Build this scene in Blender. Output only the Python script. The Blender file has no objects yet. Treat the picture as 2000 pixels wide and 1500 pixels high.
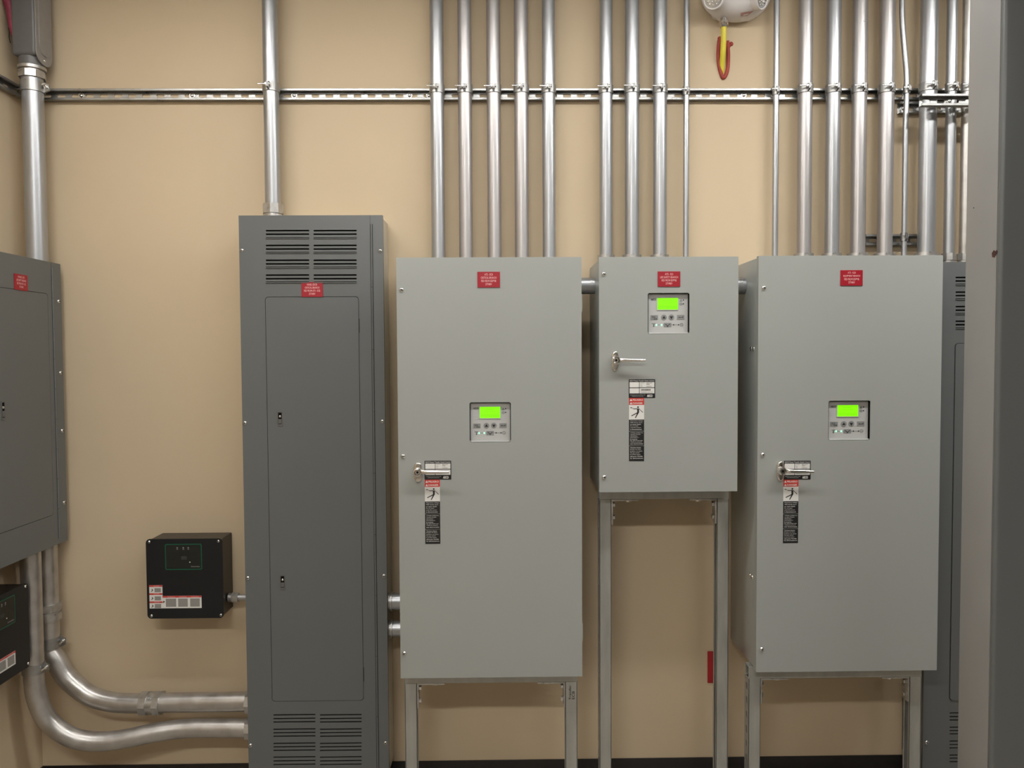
import bpy, bmesh, math, random
from mathutils import Matrix, Vector
random.seed(7)
SC = bpy.context.scene
COL = SC.collection
PI = math.pi
R = math.radians

# ------------------------------------------------------------------ camera
F_PX = 1480.0
CAM_LOC = Vector((0, 0, 1.6))
CAM_R = (Matrix.Rotation(R(-0.81), 3, 'Z') @ Matrix.Rotation(R(90 - 2.1), 3, 'X') @ Matrix.Rotation(R(-0.31), 3, 'Z'))
cd = bpy.data.cameras.new('camera')
cam = bpy.data.objects.new('camera', cd)
COL.objects.link(cam)
cd.sensor_width = 36
cd.lens = F_PX / 2000 * 36
cd.clip_start = 0.02
cam.matrix_world = Matrix.Translation(CAM_LOC) @ CAM_R.to_4x4()
SC.camera = cam

# ------------------------------------------------------------------ view + world
SC.view_settings.view_transform = 'Standard'
SC.view_settings.look = 'None'
SC.view_settings.gamma = 1
SC.view_settings.exposure = 1.02
wd = bpy.data.worlds.new('world')
SC.world = wd
wd.use_nodes = True
wd.node_tree.nodes['Background'].inputs[0].default_value = (1.0, 0.97, 0.92, 1)
wd.node_tree.nodes['Background'].inputs[1].default_value = 0.05

LAMP_Z = 3.02
NEAR_Y, FAR_Y = 1.72, -0.6
# (x centre, y, emission strength) for the ceiling strip lights, used by their builder below
STRIPS = [(-1.0, NEAR_Y, 17.5), (0.40, NEAR_Y, 16.0), (1.80, NEAR_Y, 28.0), (-0.7, FAR_Y, 51.0), (1.2, FAR_Y, 21.0)]

WALL_Y = 2.8
WALL_X = -1.72
ROOM_X1, ROOM_Y0, ROOM_H = 3.6, -2.4, 3.2


def W(px, py, Y):
    """point of the vertical plane y = Y seen at a pixel: (X, Z)"""
    d = CAM_R @ Vector(((px - 1000) / F_PX, (750 - py) / F_PX, -1))
    t = Y / d.y
    return d.x * t, CAM_LOC.z + d.z * t


def L(px, py, X):
    """point of the vertical plane x = X seen at a pixel: (Y, Z)"""
    d = CAM_R @ Vector(((px - 1000) / F_PX, (750 - py) / F_PX, -1))
    t = X / d.x
    return d.y * t, CAM_LOC.z + d.z * t


# ------------------------------------------------------------------ materials
def mat(name, rgb, rough=0.5, metal=0.0, spec=0.5, emit=None, estr=0.0):
    m = bpy.data.materials.new(name)
    m.use_nodes = True
    b = m.node_tree.nodes['Principled BSDF']
    b.inputs['Base Color'].default_value = (*rgb, 1)
    b.inputs['Roughness'].default_value = rough
    b.inputs['Metallic'].default_value = metal
    b.inputs['Specular IOR Level'].default_value = spec
    if emit:
        b.inputs['Emission Color'].default_value = (*emit, 1)
        b.inputs['Emission Strength'].default_value = estr
    return m


def noisy(m, scale, amount, rough_amount=0.0, stretch=(1, 1, 1), bump=0.0, detail=4, bump_scale=None):
    """procedural mottling of colour, roughness and a fine bump"""
    nt = m.node_tree
    n, l = nt.nodes, nt.links
    b = n['Principled BSDF']
    tc = n.new('ShaderNodeTexCoord')
    mp = n.new('ShaderNodeMapping')
    mp.inputs['Scale'].default_value = stretch
    l.new(tc.outputs['Object'], mp.inputs[0])
    nz = n.new('ShaderNodeTexNoise')
    nz.inputs['Scale'].default_value = scale
    nz.inputs['Detail'].default_value = detail
    l.new(mp.outputs[0], nz.inputs['Vector'])
    base = b.inputs['Base Color'].default_value[:]
    cr = n.new('ShaderNodeMapRange')
    cr.inputs['From Min'].default_value = 0.3
    cr.inputs['From Max'].default_value = 0.7
    cr.inputs['To Min'].default_value = 1 - amount
    cr.inputs['To Max'].default_value = 1 + amount
    l.new(nz.outputs['Fac'], cr.inputs['Value'])
    vm = n.new('ShaderNodeVectorMath')
    vm.operation = 'SCALE'
    vm.inputs[0].default_value = base[:3]
    l.new(cr.outputs[0], vm.inputs['Scale'])
    l.new(vm.outputs[0], b.inputs['Base Color'])
    if rough_amount:
        rr = n.new('ShaderNodeMapRange')
        r0 = b.inputs['Roughness'].default_value
        rr.inputs['From Min'].default_value = 0.3
        rr.inputs['From Max'].default_value = 0.7
        rr.inputs['To Min'].default_value = r0 - rough_amount
        rr.inputs['To Max'].default_value = r0 + rough_amount
        l.new(nz.outputs['Fac'], rr.inputs['Value'])
        l.new(rr.outputs[0], b.inputs['Roughness'])
    if bump:
        nb = n.new('ShaderNodeTexNoise')
        nb.inputs['Scale'].default_value = bump_scale or scale * 6
        nb.inputs['Detail'].default_value = 5
        l.new(mp.outputs[0], nb.inputs['Vector'])
        bp = n.new('ShaderNodeBump')
        bp.inputs['Strength'].default_value = bump
        bp.inputs['Distance'].default_value = 0.001
        l.new(nb.outputs['Fac'], bp.inputs['Height'])
        l.new(bp.outputs[0], b.inputs['Normal'])
    return m


M = {}
M['wall'] = noisy(mat('tan wall paint', (0.575, 0.462, 0.315), 0.62, spec=0.25), 2.2, 0.025, bump=0.06, bump_scale=160)
M['white_wall'] = noisy(mat('pale wall paint', (0.30, 0.285, 0.26), 0.7), 2, 0.03)
M['ceiling'] = noisy(mat('ceiling paint', (0.30, 0.29, 0.27), 0.8), 3, 0.03)
M['floor'] = noisy(mat('sealed concrete floor', (0.34, 0.30, 0.25), 0.45), 3, 0.15, 0.08)
M['base'] = noisy(mat('black rubber baseboard', (0.012, 0.010, 0.009), 0.5), 40, 0.2)
M['light_grey'] = noisy(mat('light grey enamel', (0.335, 0.348, 0.330), 0.30, spec=0.5), 3, 0.012, 0.0, bump=0.03, bump_scale=260)
M['dark_grey'] = noisy(mat('dark grey enamel', (0.126, 0.133, 0.132), 0.34, spec=0.45), 3, 0.02, 0.0, bump=0.03, bump_scale=260)
M['can'] = noisy(mat('bare galvanized box steel', (0.55, 0.52, 0.45), 0.40, 0.35), 18, 0.10, 0.07)
M['column'] = noisy(mat('column enamel', (0.265, 0.262, 0.255), 0.36, spec=0.4), 8, 0.03, 0.04, bump=0.12, bump_scale=60)
M['emt'] = noisy(mat('galvanized conduit', (0.44, 0.45, 0.465), 0.36, 0.78), 9, 0.06, 0.05, stretch=(3, 3, 0.35), bump=0.03, bump_scale=70)
M['emt_warm'] = noisy(mat('galvanized conduit warm', (0.47, 0.45, 0.445), 0.38, 0.78), 9, 0.06, 0.05, stretch=(3, 3, 0.35), bump=0.03, bump_scale=70)
M['emt_old'] = noisy(mat('dull rigid conduit', (0.52, 0.50, 0.475), 0.38, 0.85), 22, 0.14, 0.1, bump=0.2, bump_scale=120)
M['strut'] = noisy(mat('strut zinc', (0.38, 0.378, 0.37), 0.36, 0.85), 24, 0.16, 0.1, bump=0.1)
M['leg'] = noisy(mat('stand zinc', (0.43, 0.43, 0.40), 0.42, 0.6), 14, 0.12, 0.08, stretch=(2, 2, 0.5), bump=0.1)
M['cast'] = noisy(mat('cast zinc fitting', (0.50, 0.49, 0.47), 0.36, 0.85), 60, 0.15, 0.1, bump=0.3)
M['chrome'] = mat('chrome handle', (0.80, 0.77, 0.73), 0.13, 1.0)
M['screw'] = mat('bright screw', (0.78, 0.78, 0.77), 0.2, 1.0)
M['black'] = mat('black', (0.008, 0.008, 0.008), 0.45)
M['void'] = mat('dark inside', (0.006, 0.006, 0.006), 0.9, spec=0.1)
M['gap'] = mat('seam', (0.03, 0.032, 0.03), 0.8)
M['red'] = mat('engraved red plastic', (0.33, 0.008, 0.020), 0.4)
M['red_dark'] = mat('red cover plate', (0.34, 0.012, 0.016), 0.4)
M['pink'] = mat('engraved lettering', (0.80, 0.42, 0.42), 0.5)
M['danger'] = mat('danger red', (0.55, 0.045, 0.035), 0.4)
M['white'] = mat('label white', (0.72, 0.71, 0.68), 0.4)
M['label_black'] = mat('label black', (0.014, 0.014, 0.015), 0.35)
M['face'] = noisy(mat('control face', (0.47, 0.475, 0.465), 0.35), 8, 0.01)
M['button'] = mat('control button', (0.24, 0.245, 0.24), 0.4)
M['mark'] = mat('control marking', (0.02, 0.02, 0.02), 0.5)
M['screen'] = mat('backlit display', (0.06, 0.22, 0.005), 0.35, emit=(0.24, 0.95, 0.0), estr=0.47)
M['screen_text'] = mat('display text', (0.04, 0.15, 0.01), 0.4, emit=(0.13, 0.50, 0.0), estr=0.47)
M['led'] = mat('lit green led', (0.5, 0.9, 0.7), 0.3, emit=(0.18, 1.0, 0.48), estr=0.6)
M['navy'] = noisy(mat('black navy enamel', (0.0095, 0.0105, 0.0125), 0.42, spec=0.35), 10, 0.1, bump=0.1, bump_scale=200)
M['brownblack'] = noisy(mat('brown black enamel', (0.022, 0.017, 0.014), 0.36), 10, 0.1, bump=0.1, bump_scale=200)
M['green'] = mat('green frame print', (0.0, 0.085, 0.045), 0.4)
M['glossblack'] = mat('overlay', (0.008, 0.011, 0.010), 0.3)
M['labelgrey'] = mat('label grey print', (0.26, 0.25, 0.235), 0.5)
M['greyprint'] = mat('dim grey print', (0.035, 0.038, 0.036), 0.5)
M['lampwhite'] = mat('white lamp plastic', (0.72, 0.69, 0.68), 0.35)
M['lens'] = mat('lamp reflector', (0.55, 0.56, 0.56), 0.18, 0.6)
M['yellow'] = mat('yellow cable jacket', (0.72, 0.62, 0.06), 0.45)
M['caulk'] = noisy(mat('red firestop caulk', (0.33, 0.045, 0.03), 0.6), 60, 0.15, bump=0.5)
M['caulk_dark'] = noisy(mat('maroon firestop putty', (0.20, 0.022, 0.045), 0.6), 60, 0.2, bump=0.5)
M['conduit_body'] = noisy(mat('grey conduit body paint', (0.115, 0.112, 0.108), 0.4), 40, 0.05, bump=0.1)
M['cover'] = noisy(mat('grey conduit body cover', (0.27, 0.255, 0.24), 0.35), 40, 0.05)
M['rust'] = noisy(mat('rusty chip', (0.065, 0.024, 0.018), 0.8), 100, 0.3)
M['ink'] = mat('marker ink', (0.015, 0.01, 0.008), 0.6)
M['lampmetal'] = mat('fixture body', (0.75, 0.75, 0.74), 0.4)


# ------------------------------------------------------------------ mesh helpers
def to_obj(name, me, m, parent=None, loc=None):
    me.materials.clear()
    me.materials.append(M[m])
    o = bpy.data.objects.new(name, me)
    COL.objects.link(o)
    if parent is not None:
        o.parent = parent
    if loc is not None:
        o.location = loc
    return o


def curve_mesh(loops, t):
    """flat plate in x/y with holes, thickness t, centred on z = 0"""
    c = bpy.data.curves.new('tmp', 'CURVE')
    c.dimensions = '2D'
    c.fill_mode = 'BOTH'
    c.extrude = t / 2
    for lp in loops:
        s = c.splines.new('POLY')
        s.points.add(len(lp) - 1)
        for p, q in zip(s.points, lp):
            p.co = (q[0], q[1], 0, 1)
        s.use_cyclic_u = True
    o = bpy.data.objects.new('tmp', c)
    me = bpy.data.meshes.new_from_object(o)
    bpy.data.objects.remove(o)
    bpy.data.curves.remove(c)
    return me


def rrect(x0, x1, z0, z1, r=0.0, n=4):
    if r <= 0:
        return [(x0, z0), (x1, z0), (x1, z1), (x0, z1)]
    out = []
    for cx, cz, a in ((x1 - r, z0 + r, -90), (x1 - r, z1 - r, 0), (x0 + r, z1 - r, 90), (x0 + r, z0 + r, 180)):
        for k in range(n + 1):
            t = R(a + 90 * k / n)
            out.append((cx + r * math.cos(t), cz + r * math.sin(t)))
    return out


def circ(cx, cz, r, n=20):
    return [(cx + r * math.cos(2 * PI * k / n), cz + r * math.sin(2 * PI * k / n)) for k in range(n)]


UPRIGHT = Matrix.Rotation(PI / 2, 4, 'X')      # x,y plate -> x,z plate facing -y


class MB:
    def __init__(self):
        self.bm = bmesh.new()

    def add_mesh(self, me, mtx):
        me.transform(mtx)
        self.bm.from_mesh(me)
        bpy.data.meshes.remove(me)

    def plate(self, outer, holes=(), y=0.0, t=0.001):
        """plate in the x,z plane, front at y, back at y + t"""
        self.add_mesh(curve_mesh([outer] + list(holes), t), Matrix.Translation((0, y + t / 2, 0)) @ UPRIGHT)
        return self

    def plateM(self, outer, holes, t, mtx):
        self.add_mesh(curve_mesh([outer] + list(holes), t), mtx)
        return self

    def box(self, x0, x1, y0, y1, z0, z1, bev=0.0, seg=2):
        r = bmesh.ops.create_cube(self.bm, size=1)
        vs = r['verts']
        for v in vs:
            v.co = Vector((x0 + (v.co.x + .5) * (x1 - x0), y0 + (v.co.y + .5) * (y1 - y0), z0 + (v.co.z + .5) * (z1 - z0)))
        if bev:
            es = list({e for v in vs for e in v.link_edges})
            bmesh.ops.bevel(self.bm, geom=es, offset=bev, segments=seg, profile=0.5, affect='EDGES')
        return self

    def cyl(self, p0, p1, r0, r1=None, n=24, caps=True):
        p0, p1 = Vector(p0), Vector(p1)
        r1 = r0 if r1 is None else r1
        d = p1 - p0
        q = d.to_track_quat('Z', 'Y').to_matrix().to_4x4()
        bmesh.ops.create_cone(self.bm, cap_ends=caps, segments=n, radius1=r0, radius2=r1, depth=d.length,
                              matrix=Matrix.Translation((p0 + p1) / 2) @ q)
        return self

    def lathe(self, p0, axis, prof, n=32):
        """prof: list of (distance along axis, radius); axis a unit vector"""
        p0, axis = Vector(p0), Vector(axis).normalized()
        q = axis.to_track_quat('Z', 'Y').to_matrix()
        rings = []
        for d, r in prof:
            ring = []
            for k in range(n):
                a = 2 * PI * k / n
                ring.append(self.bm.verts.new(p0 + axis * d + q @ Vector((math.cos(a) * r, math.sin(a) * r, 0))))
            rings.append(ring)
        for a, b in zip(rings, rings[1:]):
            for k in range(n):
                self.bm.faces.new((a[k], a[(k + 1) % n], b[(k + 1) % n], b[k]))
        self.bm.faces.new(list(reversed(rings[0])))
        self.bm.faces.new(rings[-1])
        return self

    def tube(self, pts, r, n=24, sub=6):
        """smooth tube through control points (Catmull-Rom)"""
        P = [Vector(p) for p in pts]
        S = []
        if sub > 1:
            Q = [P[0] * 2 - P[1]] + P + [P[-1] * 2 - P[-2]]
            for i in range(1, len(Q) - 2):
                for k in range(sub):
                    t = k / sub
                    a, b, c, d = Q[i - 1], Q[i], Q[i + 1], Q[i + 2]
                    S.append(0.5 * ((2 * b) + (c - a) * t + (2 * a - 5 * b + 4 * c - d) * t * t + (3 * b - a - 3 * c + d) * t ** 3))
            S.append(P[-1])
        else:
            S = P
        up = None
        rings = []
        for i, p in enumerate(S):
            tn = (S[min(i + 1, len(S) - 1)] - S[max(i - 1, 0)]).normalized()
            if up is None:
                up = tn.orthogonal().normalized()
            up = (up - tn * up.dot(tn)).normalized()
            sd = tn.cross(up)
            rr = r[0] + (r[1] - r[0]) * i / (len(S) - 1) if isinstance(r, tuple) else r
            rings.append([self.bm.verts.new(p + up * math.cos(2 * PI * k / n) * rr + sd * math.sin(2 * PI * k / n) * rr) for k in range(n)])
        for a, b in zip(rings, rings[1:]):
            for k in range(n):
                self.bm.faces.new((a[k], a[(k + 1) % n], b[(k + 1) % n], b[k]))
        self.bm.faces.new(list(reversed(rings[0])))
        self.bm.faces.new(rings[-1])
        return self

    def dome(self, c, r, h, axis=(0, -1, 0), n=16):
        prof = [(0, r)] + [(h * math.sin(R(a)), r * math.cos(R(a))) for a in (20, 40, 60, 78)]
        return self.lathe(c, axis, prof, n)

    def text(self, s, x0, x1, z0, z1, y=-0.0005, align='C', rot=None, bold=0.0):
        """lettering that fits the box x0..x1 by z0..z1, facing -y"""
        c = bpy.data.curves.new('tmp', 'FONT')
        c.body = s
        c.size = 1
        c.resolution_u = 2
        c.offset = bold
        o = bpy.data.objects.new('tmp', c)
        me = bpy.data.meshes.new_from_object(o)
        bpy.data.objects.remove(o)
        bpy.data.curves.remove(c)
        if not me.vertices:
            bpy.data.meshes.remove(me)
            return self
        xs = [v.co.x for v in me.vertices]
        ys = [v.co.y for v in me.vertices]
        w, h = max(xs) - min(xs), max(ys) - min(ys)
        sx, sz = (x1 - x0) / w, (z1 - z0) / h
        mt = Matrix.Translation((x0, y, z0)) @ Matrix.Diagonal((sx, 1, sz, 1)) @ Matrix.Translation((-min(xs), 0, -min(ys))) @ UPRIGHT
        if rot is not None:
            mt = rot @ mt
        self.add_mesh(me, mt)
        return self

    def mesh(self, name, smooth=30):
        me = bpy.data.meshes.new(name)
        bmesh.ops.recalc_face_normals(self.bm, faces=self.bm.faces[:])
        if smooth:
            for f in self.bm.faces:
                f.smooth = True
            for e in self.bm.edges:
                if len(e.link_faces) == 2 and e.calc_face_angle(0) > R(smooth):
                    e.smooth = False
                elif len(e.link_faces) != 2:
                    e.smooth = False
        self.bm.to_mesh(me)
        self.bm.free()
        return me

    def build(self, name, m, parent=None, smooth=30, loc=None, label=None):
        o = to_obj(name, self.mesh(name, smooth), m, parent, loc)
        if label:
            o['label'] = label
        return o


def thing(name, label, cat, loc=(0, 0, 0), rotz=0.0, group=None):
    o = bpy.data.objects.new(name, None)
    COL.objects.link(o)
    o.empty_display_size = 0.05
    o.location = loc
    o.rotation_euler = (0, 0, rotz)
    o['label'] = label
    o['category'] = cat
    if group:
        o['group'] = group
    return o


def structure(o):
    o['kind'] = 'structure'
    return o


# ------------------------------------------------------------------ room shell
structure(MB().box(WALL_X - 0.12, ROOM_X1 + 0.12, WALL_Y, WALL_Y + 0.12, 0, ROOM_H).build('wall_back', 'wall', smooth=0))
structure(MB().box(WALL_X - 0.12, WALL_X, ROOM_Y0, WALL_Y, 0, ROOM_H).build('wall_left', 'wall', smooth=0))
structure(MB().box(ROOM_X1, ROOM_X1 + 0.12, ROOM_Y0, WALL_Y, 0, ROOM_H).build('wall_right', 'white_wall', smooth=0))
structure(MB().box(WALL_X - 0.12, ROOM_X1 + 0.12, ROOM_Y0 - 0.12, ROOM_Y0, 0, ROOM_H).build('wall_front', 'white_wall', smooth=0))
structure(MB().box(WALL_X - 0.12, ROOM_X1 + 0.12, ROOM_Y0 - 0.12, WALL_Y + 0.12, -0.1, 0).build('floor', 'floor', smooth=0))
structure(MB().box(WALL_X - 0.12, ROOM_X1 + 0.12, ROOM_Y0 - 0.12, WALL_Y + 0.12, ROOM_H, ROOM_H + 0.1).build('ceiling', 'ceiling', smooth=0))
BB_TOP = W(1300, 1481, WALL_Y - 0.006)[1]
structure(MB().box(WALL_X, ROOM_X1, WALL_Y - 0.006, WALL_Y, 0, BB_TOP, 0.002).build('baseboard_back', 'base'))
structure(MB().box(WALL_X, WALL_X + 0.006, ROOM_Y0, WALL_Y - 0.006, 0, BB_TOP, 0.002).build('baseboard_left', 'base'))

# ceiling strip lights (out of frame, they light the room)
for i, (cx, cy, pw) in enumerate(STRIPS):
    where = ['nearer the cabinets, left', 'nearer the cabinets, middle', 'nearer the cabinets, right', 'farther from the cabinets, left', 'farther from the cabinets, right'][i]
    t = thing('strip_light', 'long white ceiling strip light ' + where, 'ceiling light', (cx, cy, LAMP_Z), group='ceiling strip lights')
    MB().box(-0.62, 0.62, -0.075, 0.075, 0.012, 0.075, 0.004).build('housing', 'lampmetal', t)
    for sx in (-0.4, 0.4):
        MB().cyl((sx, 0, 0.075), (sx, 0, ROOM_H - LAMP_Z), 0.006, n=10).build('hanger', 'screw', t)
    lm = bpy.data.materials.get('strip lens %d' % i) or mat('strip lens %d' % i, (0.8, 0.8, 0.8), 0.5, emit=(1.0, 0.985, 0.955), estr=pw)
    M['lens%d' % i] = lm
    MB().box(-0.60, 0.60, -0.06, 0.06, 0.0, 0.011).build('diffuser', 'lens%d' % i, t, smooth=0)


# ------------------------------------------------------------------ strut channel
def strut_parts(length, depth=0.021, h=0.041, t=0.0025, pitch=0.0508, slot=0.029, phase=0.0):
    """C channel along +x, slotted back at y = 0, open side towards -y"""
    b = MB()
    holes = []
    x = phase
    while x + slot < length - 0.005:
        if x > 0.004:
            holes.append(rrect(x, x + slot, -0.0065, 0.0065, 0.0062, 4))
        x += pitch
    b.plate(rrect(0, length, -h / 2, h / 2), holes, y=-t, t=t)
    for s in (-1, 1):
        z0, z1 = sorted((s * h / 2, s * (h / 2 - t)))
        b.box(0, length, -depth, -t, z0, z1, 0.0006, 1)
        z0, z1 = sorted((s * h / 2, s * (h / 2 - 0.0085)))
        b.box(0, length, -depth - 0.0015, -depth + t, z0, z1, 0.001, 1)
        z0, z1 = sorted((s * (h / 2 - 0.0085), s * (h / 2 - 0.0085 + t)))
        b.box(0, length, -depth, -depth + 0.006, z0, z1, 0.0005, 1)
    return b


def strut(x0, x1, z, ywall, label, phase=0.01, bolts=(), depth=0.021, rotz=0.0):
    t = thing('strut_channel', label, 'strut channel', (x0, ywall, z), rotz)
    strut_parts(x1 - x0, depth=depth, phase=phase).build('channel', 'strut', t)
    for bx in bolts:
        MB().cyl((bx - x0, -0.0025, 0.001), (bx - x0, -0.0045, 0.001), 0.010, n=20).dome((bx - x0, -0.0045, 0.001), 0.0068, 0.004).build('bolt', 'screw', t)
    return t


SZ = W(1300, 183.5, WALL_Y - 0.021)[1]
xs0 = WALL_X + 0.001
strut(xs0, 2.4, SZ, WALL_Y, 'long slotted galvanized strut channel running across back wall behind the conduits', 0.02,
      [W(p, 184, WALL_Y)[0] for p in (160, 376, 575, 800, 838, 1452)])
tl = thing('strut_channel', 'slotted strut channel on the left wall meeting the corner conduit', 'strut channel', (WALL_X, 1.2, SZ), PI / 2)
strut_parts(WALL_Y - 0.03 - 1.2, phase=0.01).build('channel', 'strut', tl)
# short ones at the right
xa, za = W(1752, 213, WALL_Y)
strut(xa, 2.3, za, WALL_Y, 'short strut channel directly below the long one, behind right conduits', 0.03, [xa + 0.02])
xa, za = W(1686, 470, WALL_Y)
xb = W(1797, 470, WALL_Y)[0]
strut(xa, xb, za, WALL_Y, 'short low strut channel just above the right transfer switch cabinet', 0.02)
Y_FS = 2.672
xa, za = W(1801, 194.5, Y_FS - 0.021)
strut(xa, 2.3, za, Y_FS, 'short bright strut channel laid in front of the right conduits', 0.01, [W(1853, 194, Y_FS)[0]])


# ------------------------------------------------------------------ conduits and clamps
def clamp(label, cx, cy, cz, r, rotz=0.0, h=0.030, dx=-1):
    """strut strap: two halves round the pipe, ears with a bolt in front"""
    t = thing('pipe_clamp', label, 'pipe clamp', (cx, cy, cz), rotz, group='strap clamps holding conduits')
    ro = r + 0.0030
    for s in (-1, 1):
        b = MB()
        pts_o, pts_i = [], []
        n = 14
        for k in range(n + 1):
            a = R(-90) + s * R(3) + s * R(174) * k / n
            pts_o.append((ro * math.cos(a), ro * math.sin(a)))
            pts_i.append((r * 1.004 * math.cos(a), r * 1.004 * math.sin(a)))
        lp = pts_o + pts_i[::-1]
        b.plateM(lp, [], h, Matrix.Identity(4))
        ear = 0.017 if r > 0.015 else 0.010
        x0, x1 = sorted((s * 0.0012, s * 0.0034))
        prof = [(-ro - ear, -h * 0.28), (-ro - ear, h * 0.30), (-ro + 0.001, h * 0.5), (-ro + 0.001, -h * 0.5)]
        b.plateM([(p[0], p[1]) for p in prof], [], 0.0022,
                 Matrix.Translation(((x0 + x1) / 2, 0, 0)) @ Matrix(((0, 0, 1, 0), (1, 0, 0, 0), (0, 1, 0, 0), (0, 0, 0, 1))))
        b.build('strap', 'strut', t)
    k = 1.0 if r > 0.015 else 0.6
    yb = -ro - 0.009 * k
    b = MB()
    b.cyl((dx * 0.034 * k, yb, 0.002), (-dx * 0.006 * k, yb, 0.002), 0.0028 * k, n=10)
    b.cyl((dx * 0.0038, yb, 0.002), (dx * (0.0038 + 0.006 * k), yb, 0.002), 0.0062 * k, n=6)
    b.cyl((-dx * 0.0038, yb, 0.002), (-dx * (0.0038 + 0.005 * k), yb, 0.002), 0.0065 * k, 0.005 * k, n=14)
    b.build('bolt', 'screw', t)
    return t


def connector(parent, x, y, z0, r, hexa=True, hgt=0.034, m='cast', axis=(0, 0, 1)):
    """compression connector: hex nut, collar"""
    a = Vector(axis)
    b = MB()
    p = Vector((x, y, z0))
    b.cyl(p, p + a * hgt * 0.30, r * 1.30, n=24)
    b.cyl(p + a * hgt * 0.30, p + a * hgt * 0.38, r * 1.14, n=24)
    b.cyl(p + a * hgt * 0.38, p + a * hgt, r * 1.36, n=8 if hexa else 24)
    return b.build('connector', m, parent)


CLAMP_Z = SZ + 0.006


def conduit(label, px_lo, py_lo, wpx, z_bot, m='emt', clamp_at=(None,), conn=True, hexa=False, connh=0.034, phrase=None, yc=None, joints=()):
    """straight vertical conduit: px_lo = screen x of its centre at py_lo, wpx its width there"""
    r = wpx / 2 / F_PX * 2.74
    Y = yc or (WALL_Y - 0.0225 - r)
    X = W(px_lo, py_lo, Y)[0]
    t = thing('conduit', label, 'conduit', (X, Y, z_bot))
    b = MB()
    b.cyl((0, 0, 0.002), (0, 0, ROOM_H - z_bot), r, n=36)
    b.build('pipe', m, t)
    if conn:
        connector(t, 0, 0, 0, r, hexa, connh)
    for jy in joints:
        jz = W(px_lo, jy, Y)[1] - z_bot
        MB().cyl((0, 0, jz), (0, 0, jz + 0.0015), r * 1.02, n=36).build('joint', 'cast', t)
    for c in clamp_at:
        cz = CLAMP_Z if c is None else c
        clamp('zinc pipe clamp ' + (phrase or ('on ' + label)), X, Y, cz, r + 0.0001)
    return X, Y, r


Y_F = 2.50                     # front plane of the three light grey cabinets
TOP1 = W(950, 502.5, Y_F)[1]
TOP2 = W(1300, 501.5, Y_F)[1]
TOP3 = W(1660, 499, Y_F)[1]
ordn = ['leftmost', 'second', 'middle', 'fourth', 'rightmost']
for i, (c, w) in enumerate(((856.3, 26.5), (910.3, 26.5), (966.0, 26.5), (1019.5, 27.2), (1072.8, 25.5))):
    conduit('galvanized conduit, %s of the five above the left light grey cabinet' % ordn[i], c, 480, w, TOP1,
            'emt' if i in (0, 4) else 'emt_warm', phrase='on the %s of the five conduits above the left light grey cabinet' % ordn[i],
            connh=0.030)
for i, (c, w) in enumerate(((1183.6, 24.8), (1234.2, 27), (1288.6, 26.2))):
    o = ['leftmost', 'middle', 'rightmost'][i]
    conduit('galvanized conduit, %s of the three thick ones above the short middle cabinet' % o, c, 480, w, TOP2, 'emt',
            phrase='on the %s of three thick conduits above the short middle cabinet' % o, connh=0.039)
conduit('thin conduit right of the three thick ones above the short middle cabinet', 1339.5, 480, 11, TOP2, 'emt', connh=0.02,
        phrase='on the thin conduit above the short middle cabinet')
conduit('thin conduit at the left end of the group above the right cabinet', 1513.5, 480, 11.5, TOP3, 'emt', connh=0.02,
        phrase='on the thin conduit right of the emergency light')
for i, (c, w) in enumerate(((1570, 27), (1624.5, 27), (1675, 28), (1727.6, 28.5))):
    o = ['first', 'second', 'third', 'fourth'][i]
    conduit('galvanized conduit, %s thick one from left above the right light grey cabinet' % o, c, 480, w, TOP3,
            'emt' if i == 1 else 'emt_warm', phrase='on the %s thick conduit above the right light grey cabinet' % o, connh=0.039,
            joints=(48,) if i == 2 else ())
# offset thin conduit
r = 10.2 / 2 / F_PX * 2.74
Yt = WALL_Y - 0.0225 - 0.026
X0, _ = W(1765.6, 480, Yt)
t = thing('conduit', 'thin shiny conduit with an offset bend near the top, before the widest conduit', 'conduit', (X0, Yt, TOP3))
zc = lambda py: W(1766, py, Yt)[1] - TOP3
MB().tube([(0, 0, 0.0), (0, 0, zc(350)), (0, 0, zc(250)), (0.002, 0, zc(180)), (0.0, 0, zc(140)), (-0.010, 0, zc(85)), (-0.018, 0, zc(30)),
           (-0.019, 0, zc(-40)), (-0.019, 0, ROOM_H - TOP3)], r, 20).build('pipe', 'emt', t)
clamp('small zinc clamp on the offset thin conduit at the long strut', X0 + 0.002, Yt, CLAMP_Z, r + 0.0002)
clamp('small zinc clamp on the offset thin conduit at the low strut', X0, Yt, W(1766, 463, Yt)[1], r + 0.0002)
conduit('widest galvanized conduit, above the right end of the right light grey cabinet', 1808.7, 480, 31.5, TOP3, 'emt',
        phrase='on the widest conduit at the right', connh=0.039, yc=2.735)

PR_TOP = W(1860, 511.5, 2.65)[1]
conduit('medium conduit beside the riser enclosure, entering the right dark panel', 1853, 480, 19.5, PR_TOP, 'emt',
        phrase='on the medium conduit just right of the widest conduit', connh=0.040, hexa=True, yc=2.735)
conduit('partly hidden conduit at the riser enclosure edge, entering right dark panel', 1884, 480, 20, PR_TOP, 'emt_old',
        phrase='on the partly hidden conduit at the riser enclosure edge', connh=0.040, hexa=True, yc=2.735)

PT_TOP = W(610, 420.5, 2.65)[1]
conduit('single galvanized conduit rising from the tall dark grey panel', 533, 380, 29.2, PT_TOP, 'emt', hexa=True, connh=0.055,
        phrase='on the single conduit above the tall dark panel', yc=2.735)

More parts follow.
